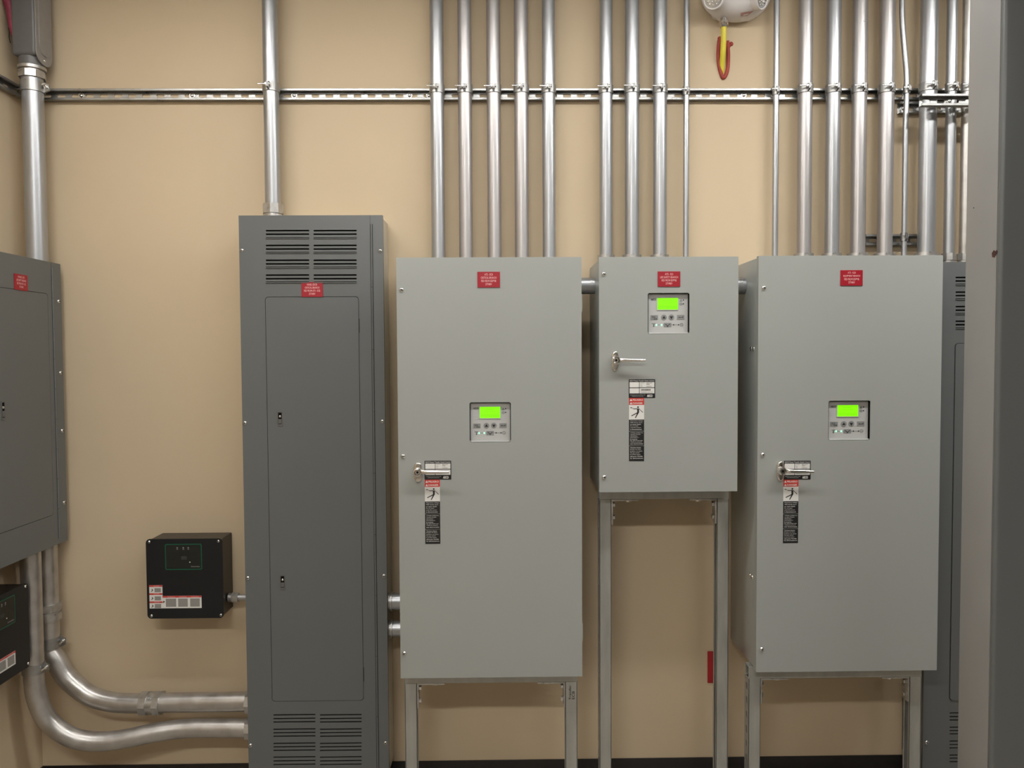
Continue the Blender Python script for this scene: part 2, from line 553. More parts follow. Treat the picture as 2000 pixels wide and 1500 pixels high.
# ------------------------------------------------------------------ corner conduit run (left)
LP_F = -1.588                      # front plane of the panel on the left wall
XA, YA = -1.640, 2.722
rA = 0.0355
LP_TOP = L(118, 516, LP_F)[1]
LP_BOT = L(132, 1055, LP_F)[1]
cb_bot = W(70, 122, 2.69)[1]
t = thing('conduit', 'fat conduit in the left corner between conduit body and left wall panel', 'conduit', (XA, YA, LP_TOP))
MB().cyl((0, 0, 0), (0, 0, cb_bot - LP_TOP), rA * 0.97, n=40).build('pipe', 'emt', t)
hz = cb_bot - LP_TOP
b = MB()
b.cyl((0, 0, hz - 0.045), (0, 0, hz - 0.022), rA * 1.22, n=8)
b.cyl((0, 0, hz - 0.022), (0, 0, hz - 0.016), rA * 1.05, n=32)
b.cyl((0, 0, hz - 0.016), (0, 0, hz - 0.006), rA * 1.26, n=32)
b.build('connector', 'cast', t)
clamp('zinc pipe clamp on the fat corner conduit at the left wall strut', XA, YA, W(75, 171, YA)[1], rA, PI / 2 + 0.1, h=0.036)

# conduit body
t = thing('pipe_elbow_fitting', 'dark grey conduit body with oval cover on top of the corner conduit', 'conduit fitting', (XA, YA, cb_bot))
b = MB()
b.lathe((0, 0, -0.006), (0, 0, 1), [(0, rA * 1.15), (0.02, rA * 1.18), (0.03, rA * 1.15)], 32)
prof = []
hb = 0.42
b.box(-0.045, 0.040, -0.043, 0.043, 0.022, hb, 0.012, 4)
b.build('body', 'conduit_body', t, smooth=45)
cv = MB()
MX = Matrix(((0, 0, 1, 0), (1, 0, 0, 0), (0, 1, 0, 0), (0, 0, 0, 1)))    # (u, v) -> (y, z), thickness along x
cv.plateM(rrect(-0.046, 0.046, 0.0, hb + 0.01, 0.042, 8), [], 0.004, Matrix.Translation((0.043, 0, 0)) @ MX)
cv.plateM(rrect(-0.032, 0.032, 0.032, hb - 0.02, 0.030, 8), [], 0.003, Matrix.Translation((0.0465, 0, 0)) @ MX)
cv.build('cover', 'cover', t)
for zz in (0.017, hb - 0.01):
    MB().dome((0.045, 0, zz), 0.005, 0.003, (1, 0, 0)).build('screw', 'screw', t)
b = MB()
pts = []
for k in range(9):
    z = 0.05 + k * 0.045
    pts.append((-0.052 - 0.012 * math.sin(k * 0.8 + 0.4), -0.012, z))
b.tube([(-0.038, -0.03, 0.09), (-0.046, -0.03, 0.13), (-0.052, -0.026, 0.18), (-0.060, -0.028, 0.22), (-0.056, -0.024, 0.28), (-0.054, -0.024, 0.36)], (0.010, 0.022), 14, 5)
b.build('firestop_putty', 'caulk_dark', t, smooth=60)
# short stub above to the ceiling
MB().cyl((0, 0, hb), (0, 0, ROOM_H - cb_bot), rA * 0.97, n=32).build('pipe_stub', 'emt', t)

# pencil mark on left wall
b = MB()
p = [(L(16, 54, WALL_X + 0.0006)), L(18, 62, WALL_X + 0.0006), L(17.5, 72, WALL_X + 0.0006), L(20, 84, WALL_X + 0.0006)]
b.tube([(WALL_X + 0.0008, q[0], q[1]) for q in p], 0.0011, 6, 4)
o = b.build('wall_scribble', 'ink')
o['label'] = 'short dark squiggle drawn on the left wall beside the conduit body'
o['category'] = 'pencil mark'

# lower run 1: out of the panel, coupling, clamp, elbow, coupling, into the tall panel
def path3(pts):
    out = []
    for px, py, Y in pts:
        x, z = W(px, py, Y)
        out.append((x, Y, z))
    return out


Y1 = 2.728
PT_L = W(475, 950, 2.65)[0]      # left side plane of the tall panel
z_leg = W(101, 1196, Y1)[1]
t = thing('conduit', 'upper of two bent conduits sweeping from left wall panel to tall dark panel', 'conduit', (-1.640, Y1, LP_BOT))
def rel(pts, o):
    return [(p[0] - o.location.x, p[1] - o.location.y, p[2] - o.location.z) for p in pts]


run = [(-1.640, Y1, LP_BOT - 0.001), (-1.640, Y1, W(100, 1150, Y1)[1]), (-1.640, Y1, W(100, 1262, Y1)[1]), (-1.640, Y1, W(103, 1270, Y1)[1])] + path3([
    (110, 1290, Y1), (127, 1319, Y1), (150, 1341, Y1), (181, 1361, Y1), (219, 1371, Y1), (253, 1373.5, Y1), (300, 1373, Y1), (380, 1371.5, Y1)])
end = W(477, 1370, Y1)
run.append((PT_L - 0.004, Y1, end[1]))
MB().tube(rel(run, t), rA * 0.97, 32, 8).build('pipe', 'emt_old', t)
zc1 = W(101, 1194, Y1)[1] - LP_BOT
b = MB()
b.cyl((0, 0, zc1 - 0.03), (0, 0, zc1 - 0.002), rA * 1.2, n=32)
b.cyl((0, 0, zc1 - 0.002), (0, 0, zc1 + 0.004), rA * 1.06, n=32)
b.cyl((0, 0, zc1 + 0.004), (0, 0, zc1 + 0.030), rA * 1.24, n=8)
b.build('coupling', 'cast', t)
xq, zq = W(298, 1373, Y1)
xq -= t.location.x
zq -= t.location.z
b = MB()
b.cyl((xq - 0.038, 0, zq), (xq - 0.012, 0, zq), rA * 1.22, n=8)
b.cyl((xq - 0.012, 0, zq), (xq + 0.012, 0, zq), rA * 1.10, n=32)
b.cyl((xq + 0.012, 0, zq), (xq + 0.034, 0, zq), rA * 1.24, n=8)
b.build('coupling', 'cast', t)
b = MB()
xe = PT_L - t.location.x
b.cyl((xe - 0.026, 0, end[1] - LP_BOT), (xe - 0.001, 0, end[1] - LP_BOT), rA * 1.22, n=8)
b.build('connector', 'cast', t)
clamp('zinc pipe clamp on the upper bent conduit below its coupling', -1.640, Y1, W(103, 1254, Y1)[1], rA, PI / 2 + 0.1, h=0.040)

# lower run 2
Y2 = 2.622
t = thing('conduit', 'lower of two bent conduits, sagging deepest before entering tall dark panel', 'conduit', (-1.640, Y2, LP_BOT))
r2 = 0.0325
x2 = W(66, 1313, Y2)[0]
run = [(x2, Y2, LP_BOT - 0.001), (x2, Y2, W(66, 1150, Y2)[1]), (x2, Y2, W(66, 1314, Y2)[1]), (x2, Y2, W(66, 1324, Y2)[1])] + path3([
    (70, 1352, 2.625), (80, 1384, 2.63), (101, 1414, 2.635), (133, 1437, 2.64), (168, 1446.5, 2.65), (208, 1447.5, 2.66), (253, 1441, 2.67),
    (302, 1431, 2.685), (350, 1424, 2.70), (400, 1421.8, 2.705)])
end = W(477, 1422.5, 2.705)
run.append((PT_L - 0.004, 2.705, end[1]))
MB().tube(rel(run, t), r2, 32, 8).build('pipe', 'emt_old', t)
b = MB()
xe = PT_L - t.location.x
b.cyl((xe - 0.022, 2.705 - Y2, end[1] - LP_BOT), (xe - 0.001, 2.705 - Y2, end[1] - LP_BOT), r2 * 1.2, n=8)
b.build('connector', 'cast', t)
clamp('zinc pipe clamp on the lower bent conduit beside the left wall box', x2, Y2, W(66, 1304, Y2)[1], r2 + 0.0008, PI / 2, h=0.034)


# ------------------------------------------------------------------ dark grey panelboards
def dome_screw(parent, x, z, y=0.0, r=0.0072, h=0.005):
    b = MB()
    b.dome((x, y, z), r, h)
    o = b.build('screw', 'screw', parent, smooth=60)
    MBx = MB()
    MBx.box(x - r * 0.45, x + r * 0.45, y - h - 0.0004, y - h + 0.0002, z - r * 0.12, z + r * 0.12)
    MBx.box(x - r * 0.12, x + r * 0.12, y - h - 0.0004, y - h + 0.0002, z - r * 0.45, z + r * 0.45)
    MBx.build('recess', 'gap', o, smooth=0)
    return o


def red_label(parent, x0, x1, z0, z1, lines, y=-0.0025, widths=None):
    lab = MB().box(x0, x1, y, y + 0.0024, z0, z1, 0.0004, 1).build('red_label', 'red', parent, label='red engraved label with pale lettering')
    w, h = x1 - x0, z1 - z0
    b = MB()
    for i, s in enumerate(lines):
        wd_ = (widths[i] if widths else 0.7) * w
        zc_ = z1 - h * (0.175 + 0.205 * i)
        b.text(s, (x0 + x1) / 2 - wd_ / 2, (x0 + x1) / 2 + wd_ / 2, zc_ - h * 0.068, zc_ + h * 0.068, y - 0.0003, bold=0.012)
    b.build('lettering', 'pink', lab, smooth=0)
    return lab


def panelboard(label, loc, rotz, w, h, d, door, slots, screws, latches, hinge=None, red=None, raised=0.0, hinge_z=None, body_mat='can', seam=True):
    """local frame: x right, front trim at y = 0, depth into +y, z up from the base"""
    t = thing('panelboard', label, 'electrical panel', loc, rotz)
    holes = [rrect(a, b_, c, e, 0.0006, 2) for a, b_, c, e, k in slots]
    x0, x1, z0, z1 = door
    g = 0.0016
    holes.append(rrect(x0 - g, x1 + g, z0 - g, z1 + g, 0.012, 5))
    tr = MB().plate(rrect(0, w, 0, h, 0.0015, 2), holes, 0, 0.003)
    tr.box(0, 0.003, 0.003, 0.016, 0, h)
    tr.box(w - 0.003, w, 0.003, 0.016, 0, h)
    tr.box(0.003, w - 0.003, 0.003, 0.016, h - 0.003, h)
    tr.box(0.003, w - 0.003, 0.003, 0.016, 0, 0.003)
    trim = tr.build('trim', 'dark_grey', t)
    MB().box(0.004, w - 0.004, 0.0165, d - 0.0008, 0.004, h - 0.004, 0.002, 1).build('box', body_mat, t)
    MB().box(0.005, w - 0.005, 0.0135, 0.0155, 0.005, h - 0.005).build('backing', 'void', t, smooth=0)
    dr = MB().plate(rrect(x0, x1, z0, z1, 0.011, 5), [], -raised, 0.003 + raised).build('door', 'dark_grey', t)
    # louvre lips under every third slot
    for a, b_, c, e, k in slots:
        if k:
            MB().box(a, b_, -0.0035, 0.004, c - 0.0006, c + (e - c) * 0.5, 0.0008, 1).build('louvre', 'dark_grey', t)
    for (sx, sz) in screws:
        dome_screw(t, sx, sz)
    for (lx, lz, hh) in latches:
        b = MB()
        b.plate(rrect(lx - 0.009, lx + 0.009, lz - hh / 2, lz + hh / 2, 0.002, 3), [rrect(lx - 0.0062, lx + 0.0062, lz - hh * 0.36, lz + hh * 0.42, 0.002, 3)], -raised - 0.0018, 0.0018)
        la = b.build('latch', 'conduit_body', dr)
        MB().plate(rrect(lx - 0.0062, lx + 0.0062, lz - hh * 0.36, lz + hh * 0.42), [], -raised - 0.0004, 0.0004).build('recess', 'void', dr, smooth=0)
        MB().dome((lx, -raised - 0.0004, lz + hh * 0.16), 0.0048, 0.0035).build('lock', 'chrome', dr)
        MB().box(lx - 0.0055, lx + 0.0055, -raised - 0.0035, -raised - 0.0004, lz - hh * 0.33, lz - hh * 0.02, 0.0008, 1).build('thumb_slide', 'conduit_body', dr)
    if hinge is not None:
        hx, za_, zb_ = hinge
        b = MB()
        b.cyl((hx, -0.0008, za_), (hx, -0.0008, zb_), 0.0030, n=12)
        hg = b.build('hinge', 'dark_grey', t)
        MB().box(hx - 0.0048, hx - 0.0030, -0.0006, 0.0, za_, zb_).build('seam', 'gap', hg, smooth=0)
        MB().box(hx + 0.0030, hx + 0.0046, -0.0006, 0.0, za_, zb_).build('seam', 'gap', hg, smooth=0)
        n = 9
        kn = MB()
        for k in range(1, n):
            zz = za_ + (zb_ - za_) * k / n
            kn.cyl((hx, -0.0008, zz - 0.0006), (hx, -0.0008, zz + 0.0006), 0.0032, n=12)
        kn.build('knuckle_gap', 'gap', hg, smooth=0)
        if zb_ < h - 0.01:
            MB().box(hx - 0.0046, hx - 0.0036, -0.0004, 0.0, zb_, h - 0.001).build('seam', 'gap', t, smooth=0)
    for zz in (hinge_z or ()):
        MB().box(x1 + 0.0004, x1 + 0.0034, -0.0022, 0.0, zz - 0.025, zz + 0.025, 0.0008, 1).build('door_hinge', 'gap', t)
    if red:
        red_label(t, *red[0], red[1], widths=red[2])
    return t


def slotset(X0s, X1s, ys, Yp, ox, oz, thick=0.0052):
    """slots from screen rows; k marks the third (louvred) one of a group"""
    out = []
    for i, yy in enumerate(ys):
        for a, c in zip(X0s, X1s):
            xa_, z_ = W(a, yy, Yp)
            xb_, z2 = W(c, yy, Yp)
            zc_ = (z_ + z2) / 2 - oz
            out.append((xa_ - ox, xb_ - ox, zc_ - thick / 2, zc_ + thick / 2, 0))
    return out


# tall panel
YP = 2.65
xl = (W(466.5, 422, YP)[0] + W(485, 1490, YP)[0]) / 2
xr = (W(749.5, 422, YP)[0] + W(757.5, 1490, YP)[0]) / 2
base_z = 0.10
oz = base_z
slots = []
top_rows = [450.4, 457.4, 464.6, 479.3, 486.3, 493.2, 508.3, 515.3, 522.2, 537.2, 544.3, 551.2]
bot_rows = [1396.2, 1403.4, 1410.0, 1424.2, 1431.0, 1437.8, 1451.8, 1458.6, 1465.4, 1478.6, 1486, 1493]
slots += slotset((519.2, 612.3), (603.8, 696.6), top_rows, YP, xl, oz)
slots += slotset((533.8, 624.8), (616.0, 706.2), bot_rows, YP, xl, oz, 0.0045)
slots += [(a, b_, c - 0.053, e - 0.053, 0) for a, b_, c, e, k in slots[-4:]]
slots = [(a, b_, c, e, 1 if (i // 2) % 3 == 2 and i < 24 else 0) for i, (a, b_, c, e, k) in enumerate(slots)]
dx0, dz1 = W(519.5, 580.5, YP)
dx1, dz0 = W(708, 1367.5, YP)
dx0 = (dx0 + W(531, 1367, YP)[0]) / 2
dx1 = (dx1 + W(701.5, 582, YP)[0]) / 2
scr = [W(*p, YP) for p in ((472.5, 489), (478.5, 826), (484, 1129), (489, 1456), (742.5, 490), (747, 823), (750, 1125), (753, 1451))]
lat = [W(547, 818, YP), W(552, 1137, YP)]
hx = W(731.5, 950, YP)[0] - xl
rx0, rz1 = W(588.8, 551, YP)
rx1, rz0 = W(631, 580, YP)
panelboard('tall dark grey panelboard with louvre slots top and bottom, left of the light grey cabinets', (xl, YP, base_z), 0, xr - xl, PT_TOP - base_z, WALL_Y - YP,
           (dx0 - xl, dx1 - xl, dz0 - oz, dz1 - oz), slots, [(a - xl, b_ - oz) for a, b_ in scr],
           [(a - xl, b_ - oz, 0.052) for a, b_ in lat],
           hinge=(hx, 0.01, W(728, 438, YP)[1] - oz), hinge_z=[W(702, 636, YP)[1] - oz, W(707, 1317, YP)[1] - oz],
           red=((rx0 - xl, rx1 - xl, rz0 - oz, rz1 - oz), ['PANEL EDCB', 'CRITICAL BRANCH', 'FED FROM ATS - ECB', '277/480V'], [0.47, 0.68, 0.75, 0.30]))
# plinth the tall panel stands on
o = MB().box(xl + 0.02, xr - 0.02, YP + 0.03, WALL_Y - 0.007, 0, base_z, 0.003).build('plinth', 'dark_grey')
o['label'] = 'low steel plinth under the tall dark grey panelboard at left'
o['category'] = 'plinth'

# right panel, mostly hidden by cabinet and column
xl2 = (W(1814, 520, YP)[0] + W(1804, 1450, YP)[0]) / 2
w2 = xr - xl
top_rows2 = [541.7, 548.6, 555.6, 570.4, 577.2, 584.3, 598.6, 605.6, 612.6, 627.2, 634.1, 640.6]
bot_rows2 = [1392.3, 1399.5, 1406, 1420.2, 1426.7, 1433, 1447.2, 1454, 1460.5, 1474.5, 1480.6, 1487.4]
slots = slotset((1866.4,), (1952,), top_rows2, YP, xl2, oz)
n1 = len(slots)
slots += slotset((1854.6,), (1936,), bot_rows2, YP, xl2, oz, 0.0042)
gap = 93 / F_PX * YP
both = []
for i, (a, b_, c, e, k) in enumerate(slots):
    kk = 1 if (i % 3 == 2 and i < n1) else 0
    both += [(a, b_, c, e, kk), (a + gap, b_ + gap, c, e, kk)]
d0 = (W(1865.5, 672, YP)[0] + W(1854.5, 1366, YP)[0]) / 2 - xl2
sx, sz = W(1810, 1450, YP)
panelboard('dark grey panelboard mostly hidden between the right light grey cabinet and the riser enclosure', (xl2, YP, base_z), 0, w2, PR_TOP - base_z, WALL_Y - YP,
           (d0, d0 + (dx1 - dx0), W(1860, 1367, YP)[1] - oz, W(1866, 671, YP)[1] - oz), both,
           [(sx - xl2, sz - oz), (sx - xl2, sz - oz + 0.6), (w2 - 0.012, sz - oz), (w2 - 0.012, sz - oz + 0.6)], [(d0 + 0.05, 1.3, 0.052)],
           hinge=(w2 - 0.04, 0.01, PR_TOP - oz - 0.03), raised=0.004, hinge_z=[], body_mat='dark_grey')
o = MB().box(xl2 + 0.02, xl2 + w2 - 0.02, YP + 0.03, WALL_Y - 0.007, 0, base_z, 0.003).build('plinth', 'dark_grey')
o['label'] = 'low steel plinth under the dark panelboard beside the riser enclosure'
o['category'] = 'plinth'

# left wall panel (seen obliquely); local x runs towards the back wall (+Y)
yR = (L(118.3, 520, LP_F)[0] + L(131.8, 1050, LP_F)[0]) / 2
wl = 0.60
yL = yR - wl
q = lambda px, py: (L(px, py, LP_F)[0] - yL, L(px, py, LP_F)[1] - LP_BOT)
hL = LP_TOP - LP_BOT
dz = (q(92, 574)[1], q(99, 1007)[1])
dxr = q(99, 800)[0]
scr = [q(117, 589), q(120.5, 728), q(123, 841), q(127, 981)]
scr = [(wl - 0.016, s[1]) for s in scr] + [(0.016, s[1]) for s in scr]
la = q(6, 802)
rl0 = q(27, 551)
rl1 = q(52.8, 551)
zt, zb = q(40, 536)[1], q(40, 567)[1]
panelboard('wide dark grey panelboard on the left wall, cut by the photo edge', (LP_F, yL, LP_BOT), PI / 2, wl, hL, LP_F - WALL_X,
           (0.09, dxr, dz[1], dz[0]), [], scr, [(la[0], la[1], 0.062)],
           hinge=(wl - 0.053, 0.02, hL - 0.02), hinge_z=[],
           red=((rl0[0], rl1[0], zb, zt), ['PANEL ELS', 'LIFE SAFETY BRANCH', 'FED FROM ATS - ELS', '277/480V'], [0.5, 0.72, 0.66, 0.32]), body_mat='dark_grey')


# ------------------------------------------------------------------ black surge boxes
def surge_box(label, loc, rotz, w=0.279, h=0.279, d=0.112):
    """local: x right, front plate y = 0, into +y; z up from the bottom; plan from the front print"""
    t = thing('surge_protector_box', label, 'electrical box', loc, rotz)
    MB().box(0.010, w - 0.005, 0.004, d - 0.0008, 0.004, h - 0.004, 0.002, 1).build('box', 'brownblack', t)
    MB().plate(rrect(0, w, 0, h, 0.014, 5), [], 0, 0.004).build('front_plate', 'navy', t)
    for sx, sz in ((0.012, h - 0.010), (w - 0.014, h - 0.010), (0.014, 0.010), (w - 0.010, 0.011)):
        dome_screw(t, sx, sz, 0, 0.0055, 0.004)
    k = w / 152.0
    fx0, fx1, fz0, fz1 = 38 * k, 111.5 * k, h - 62.5 * k, h - 10 * k
    gl = MB().plate(rrect(fx0, fx1, fz0, fz1, 0.006, 4), [], -0.0010, 0.0010).build('display_overlay', 'glossblack', t)
    MB().plate(rrect(fx0, fx1, fz0, fz1, 0.006, 4), [rrect(fx0 + 0.0034, fx1 - 0.0034, fz0 + 0.0034, fz1 - 0.0034, 0.004, 4)], -0.0014, 0.0003).build('green_border', 'green', gl, label='green border line')
    b = MB()
    for cx in (62.5, 74.5, 84.5):
        b.plate(circ(cx * k, h - 18 * k, 0.0028, 10), [], -0.0014, 0.0002)
        b.box(cx * k - 0.003, cx * k + 0.003, -0.0014, -0.0012, h - 21.8 * k, h - 20.8 * k)
    b.text('Schneider', 89 * k, 107 * k, h - 57 * k, h - 54.5 * k, -0.0014, bold=0.02)
    b.build('lettering', 'labelgrey', gl, smooth=0)
    MB().plate(rrect(70 * k, 81 * k, h - 42 * k, h - 35 * k, 0.001), [], -0.0013, 0.0002).build('panel_symbol', 'greyprint', gl, smooth=0)
    MB().plate(circ(87 * k, h - 47 * k, 0.0022, 10), [], -0.0016, 0.0004).build('indicator', 'white', gl, smooth=0)
    # L-shaped warning label
    x0, x1 = 5 * k, 108.5 * k
    ztop, zmid, zbot = h - 93 * k, h - 115 * k, h - 140 * k
    xm = 31 * k
    lb = MB().plate([(x0, zbot), (x1, zbot), (x1, zmid), (xm, zmid), (xm, ztop), (x0, ztop)], [], -0.0008, 0.0008).build('warning_label', 'white', t, label='white and red L-shaped warning label')
    b = MB()
    for zz in (h - 96.3 * k, h - 112.5 * k, h - 129 * k):
        b.box(x0, xm, -0.0012, -0.0008, zz, zz + 3.3 * k)
    b.box(xm, x1, -0.0012, -0.0008, zmid - 3.3 * k, zmid)
    b.build('red_band', 'danger', lb, smooth=0)
    b = MB()
    for zz in (h - 104 * k, h - 120.5 * k, h - 136 * k):
        b.box(x0 + 10.5 * k, xm - 3 * k, -0.0012, -0.0008, zz - 3.2 * k, zz + 5 * k)
    for a, c in ((xm + 6.5 * k, xm + 27 * k), (xm + 31 * k, xm + 50 * k), (xm + 55 * k, xm + 74 * k)):
        b.box(a, c, -0.0012, -0.0008, zbot + 3 * k, zmid - 5.5 * k)
    b.build('grey_print', 'labelgrey', lb, smooth=0)
    b = MB()
    for zz in (h - 103.5 * k, h - 120 * k, h - 135.5 * k):
        cx = x0 + 5.5 * k
        b.plate([(cx - 2.5 * k, zz - 2.5 * k), (cx - 1.2 * k, zz - 2.7 * k), (cx + 2.5 * k, zz), (cx + 0.5 * k, zz + 3 * k), (cx - 1.0 * k, zz + 2.8 * k), (cx + 0.6 * k, zz + 0.3 * k)], [], -0.0014, 0.0004)
    cx, zz = xm + 2.8 * k, zmid - 12 * k
    b.plate([(cx - 2.0 * k, zz - 2.2 * k), (cx + 2.2 * k, zz), (cx - 1.0 * k, zz + 2.4 * k)], [], -0.0014, 0.0004)
    b.build('symbol', 'mark', lb, smooth=0)
    b = MB()
    for zz in (h - 95.8 * k, h - 112 * k, h - 128.5 * k):
        b.text('DANGER', x0 + 9 * k, xm - 6 * k, zz + 0.2 * k, zz + 2.2 * k, -0.0014)
    for a in (xm + 10 * k, xm + 33 * k, xm + 57 * k):
        b.text('WARNING', a, a + 15 * k, zmid - 2.9 * k, zmid - 0.9 * k, -0.0014)
    b.build('lettering', 'pink', lb, smooth=0)
    return t


SB_Y = 2.688
bx0, bz1 = W(284.5, 1053, SB_Y)
bx1, bz0 = W(437, 1207, SB_Y)
sb_w = bx1 - bx0
surge_box('black surge protector box on the back wall, left of the tall dark panel', (bx0, SB_Y, bz0), 0, sb_w, bz1 - bz0, WALL_Y - SB_Y)
LB_F = WALL_X + 0.112
yb1, zb1 = L(54.5, 1137, LB_F)
surge_box('black surge protector box on the left wall, cut by the photo edge', (LB_F, yb1 - sb_w, zb1 - (bz1 - bz0)), PI / 2, sb_w, bz1 - bz0, 0.112)
# nipple between box and tall panel
nx0 = bx1 - 0.002
ny = 2.745
nzp = W(462, 1167, ny)[1]
t = thing('conduit_nipple', 'short thin conduit nipple joining the black box to the tall dark panel', 'conduit', (nx0, ny, nzp))
ln = PT_L - nx0
MB().cyl((0.001, 0, 0), (ln, 0, 0), 0.0112, n=24).build('pipe', 'emt', t)
b = MB()
b.cyl((0.001, 0, 0), (0.008, 0, 0), 0.0165, n=20)
b.cyl((0.008, 0, 0), (0.013, 0, 0), 0.0125, n=20)
b.cyl((0.013, 0, 0), (0.036, 0, 0), 0.0185, n=6)
b.build('connector', 'cast', t)

# ------------------------------------------------------------------ transfer switch cabinets


def ats(label, xa, xb, zb, zt, ctrl, handle, plate_x, plate_z, strip_x, strip_rows, redbox, redlines, redw, screws, side_screws=(), hinges=()):
    """cabinet in world pixels; root at the front bottom left corner"""
    t = thing('transfer_switch_cabinet', label, 'electrical cabinet', (xa, Y_F, zb))
    w, h = xb - xa, zt - zb
    cx0, cz1 = W(ctrl[0], ctrl[1], Y_F)
    cx1, cz0 = W(ctrl[2], ctrl[3], Y_F)
    cx0, cx1, cz0, cz1 = cx0 - xa, cx1 - xa, cz0 - zb, cz1 - zb
    DT = 0.022
    MB().box(0.004, w - 0.004, DT, WALL_Y - Y_F - 0.0008, 0.002, h - 0.003, 0.003, 2).build('body', 'light_grey', t)
    d = MB()
    d.plate(rrect(0, w, 0, h, 0.002, 2), [rrect(cx0, cx1, cz0, cz1, 0.006, 4)], 0, 0.0025)
    for (a, b_, c, e) in ((0, 0.003, 0, h), (w - 0.003, w, 0, h), (0.003, w - 0.003, 0, 0.003), (0.003, w - 0.003, h - 0.003, h)):
        d.box(a, b_, 0.0025, DT - 0.002, c, e)
    # return flange round the control opening
    g = 0.0015
    d.box(cx0 - g, cx0, 0.0025, 0.014, cz0, cz1)
    d.box(cx1, cx1 + g, 0.0025, 0.014, cz0, cz1)
    d.box(cx0 - g, cx1 + g, 0.0025, 0.014, cz1, cz1 + g)
    d.box(cx0 - g, cx1 + g, 0.0025, 0.014, cz0 - g, cz0)
    door = d.build('door', 'light_grey', t)
    for sx, sz in screws:
        x_, z_ = W(sx, sz, Y_F)
        dome_screw(t, x_ - xa, z_ - zb, 0, 0.0078, 0.006)
    for sy, sz in side_screws:
        for k in (0, 0.022):
            b = MB()
            b.dome((0.004, sy + k, sz - zb), 0.0085, 0.005, (-1, 0, 0))
            b.build('side_bolt', 'screw', t)
    for hz_ in hinges:
        MB().box(w - 0.001, w + 0.003, 0.004, 0.022, hz_ - zb - 0.03, hz_ - zb + 0.03, 0.001, 1).build('hinge', 'light_grey', t)
    # control panel: normalised in the opening
    fx = lambda u: cx0 + (u - 85) / 1360 * (cx1 - cx0)
    fz = lambda v: cz1 - (v - 115) / 1330 * (cz1 - cz0)
    s = (cx1 - cx0) / 1360
    yf = 0.0125
    cp = MB().box(cx0 + 0.0004, cx1 - 0.0004, yf, yf + 0.006, cz0 + 0.0004, cz1 - 0.0004).build('control_panel', 'face', t, smooth=0, label='pale grey operator panel with lit green display')
    gap_mb = MB()  # black strips paint in the shaded gap on three sides of the recessed face
    gap_mb.box(cx0, cx0 + 0.0024, 0.0035, yf, cz0 + 0.006, cz1)
    gap_mb.box(cx1 - 0.0024, cx1, 0.0035, yf, cz0 + 0.006, cz1)
    gap_mb.box(cx0, cx1, 0.0035, yf, cz1 - 0.0022, cz1)
    gap_mb.build('dark_gap', 'void', cp, smooth=0)
    # the lip of the face along the bottom, nearly flush with the door
    MB().box(cx0 + 0.004, cx1 - 0.004, 0.003, yf, cz0 + 0.0006, cz0 + 0.004, 0.0008, 1).build('lip', 'face', cp)
    MB().plate(rrect(fx(395), fx(1115), fz(668), fz(250), 0.0008), [rrect(fx(418), fx(1098), fz(650), fz(270))], yf - 0.0022, 0.0022).build('screen_frame', 'face', cp)
    MB().plate(rrect(fx(418), fx(1098), fz(650), fz(270)), [], yf - 0.0012, 0.0012).build('screen', 'screen', cp, smooth=0, label='backlit green display')
    b = MB()
    b.text('Load On Normal', fx(600), fx(880), fz(372), fz(338), yf - 0.0016)
    b.text('Source Accepted', fx(600), fx(930), fz(450), fz(412), yf - 0.0016)
    b.box(fx(440), fx(1070), yf - 0.0016, yf - 0.0012, fz(548), fz(540))
    b.text('STATUS', fx(440), fx(640), fz(612), fz(575), yf - 0.0016)
    b.text('MAIN', fx(710), fx(830), fz(612), fz(575), yf - 0.0016)
    b.text('EVENTS', fx(860), fx(1060), fz(612), fz(575), yf - 0.0016)
    b.build('screen_lettering', 'screen_text', cp, smooth=0)
    for kind, u, v in (('r', 320, 905), ('c', 635, 905), ('c', 880, 900), ('r', 1187, 900)):
        b = MB()
        if kind == 'r':
            b.plate(rrect(fx(u - 120), fx(u + 120), fz(v + 76), fz(v - 76), 0.0008, 3), [], yf - 0.0010, 0.0010)
        else:
            b.plate(circ(fx(u), fz(v), 94 * s, 24), [], yf - 0.0010, 0.0010)
        b.build('button', 'button', cp)
    b = MB()
    y0 = yf - 0.0014
    T = 0.0004
    P = lambda pts: [(fx(a), fz(c)) for a, c in pts]
    b.text('ASCO', fx(205), fx(378), fz(352), fz(288), yf - 0.0005, bold=0.03)
    b.plate(P([(582, 938), (690, 938), (636, 850)]), [], y0, T)
    b.plate(P([(825, 868), (935, 868), (880, 968)]), [], y0, T)
    b.plate(P([(1105, 905), (1150, 884), (1150, 898), (1245, 898), (1245, 872), (1265, 872), (1265, 914), (1150, 914), (1150, 926)]), [], y0, T)
    for ax, az in ((250, 870), (310, 925)):
        b.plate(rrect(fx(ax), fx(ax + 95), fz(az + 40), fz(az), 0.0003), [rrect(fx(ax + 10), fx(ax + 85), fz(az + 32), fz(az + 8))], y0, T)
    yl = yf - 0.0004
    # status symbols
    b.plate(P([(1150, 388), (1240, 388), (1195, 310)]), [P([(1170, 378), (1220, 378), (1195, 334)])], yl, T)
    b.plate(circ(fx(1195), fz(470), 44 * s), [circ(fx(1195), fz(470), 34 * s)], yl, T)
    b.box(fx(1168), fx(1222), yl, yf, fz(474), fz(464))
    b.plate(circ(fx(1275), fz(340), 22 * s, 12), [], yl, T)
    b.plate(circ(fx(1275), fz(463), 22 * s, 12), [], yl, T)
    # mimic line
    b.box(fx(240), fx(365), yl, yf, fz(1112), fz(1098))
    b.plate(P([(280, 1130), (330, 1130), (305, 1165), (330, 1205), (278, 1205), (298, 1165)]), [], yl, T)
    b.box(fx(420), fx(520), yl, yf, fz(1150), fz(1142))
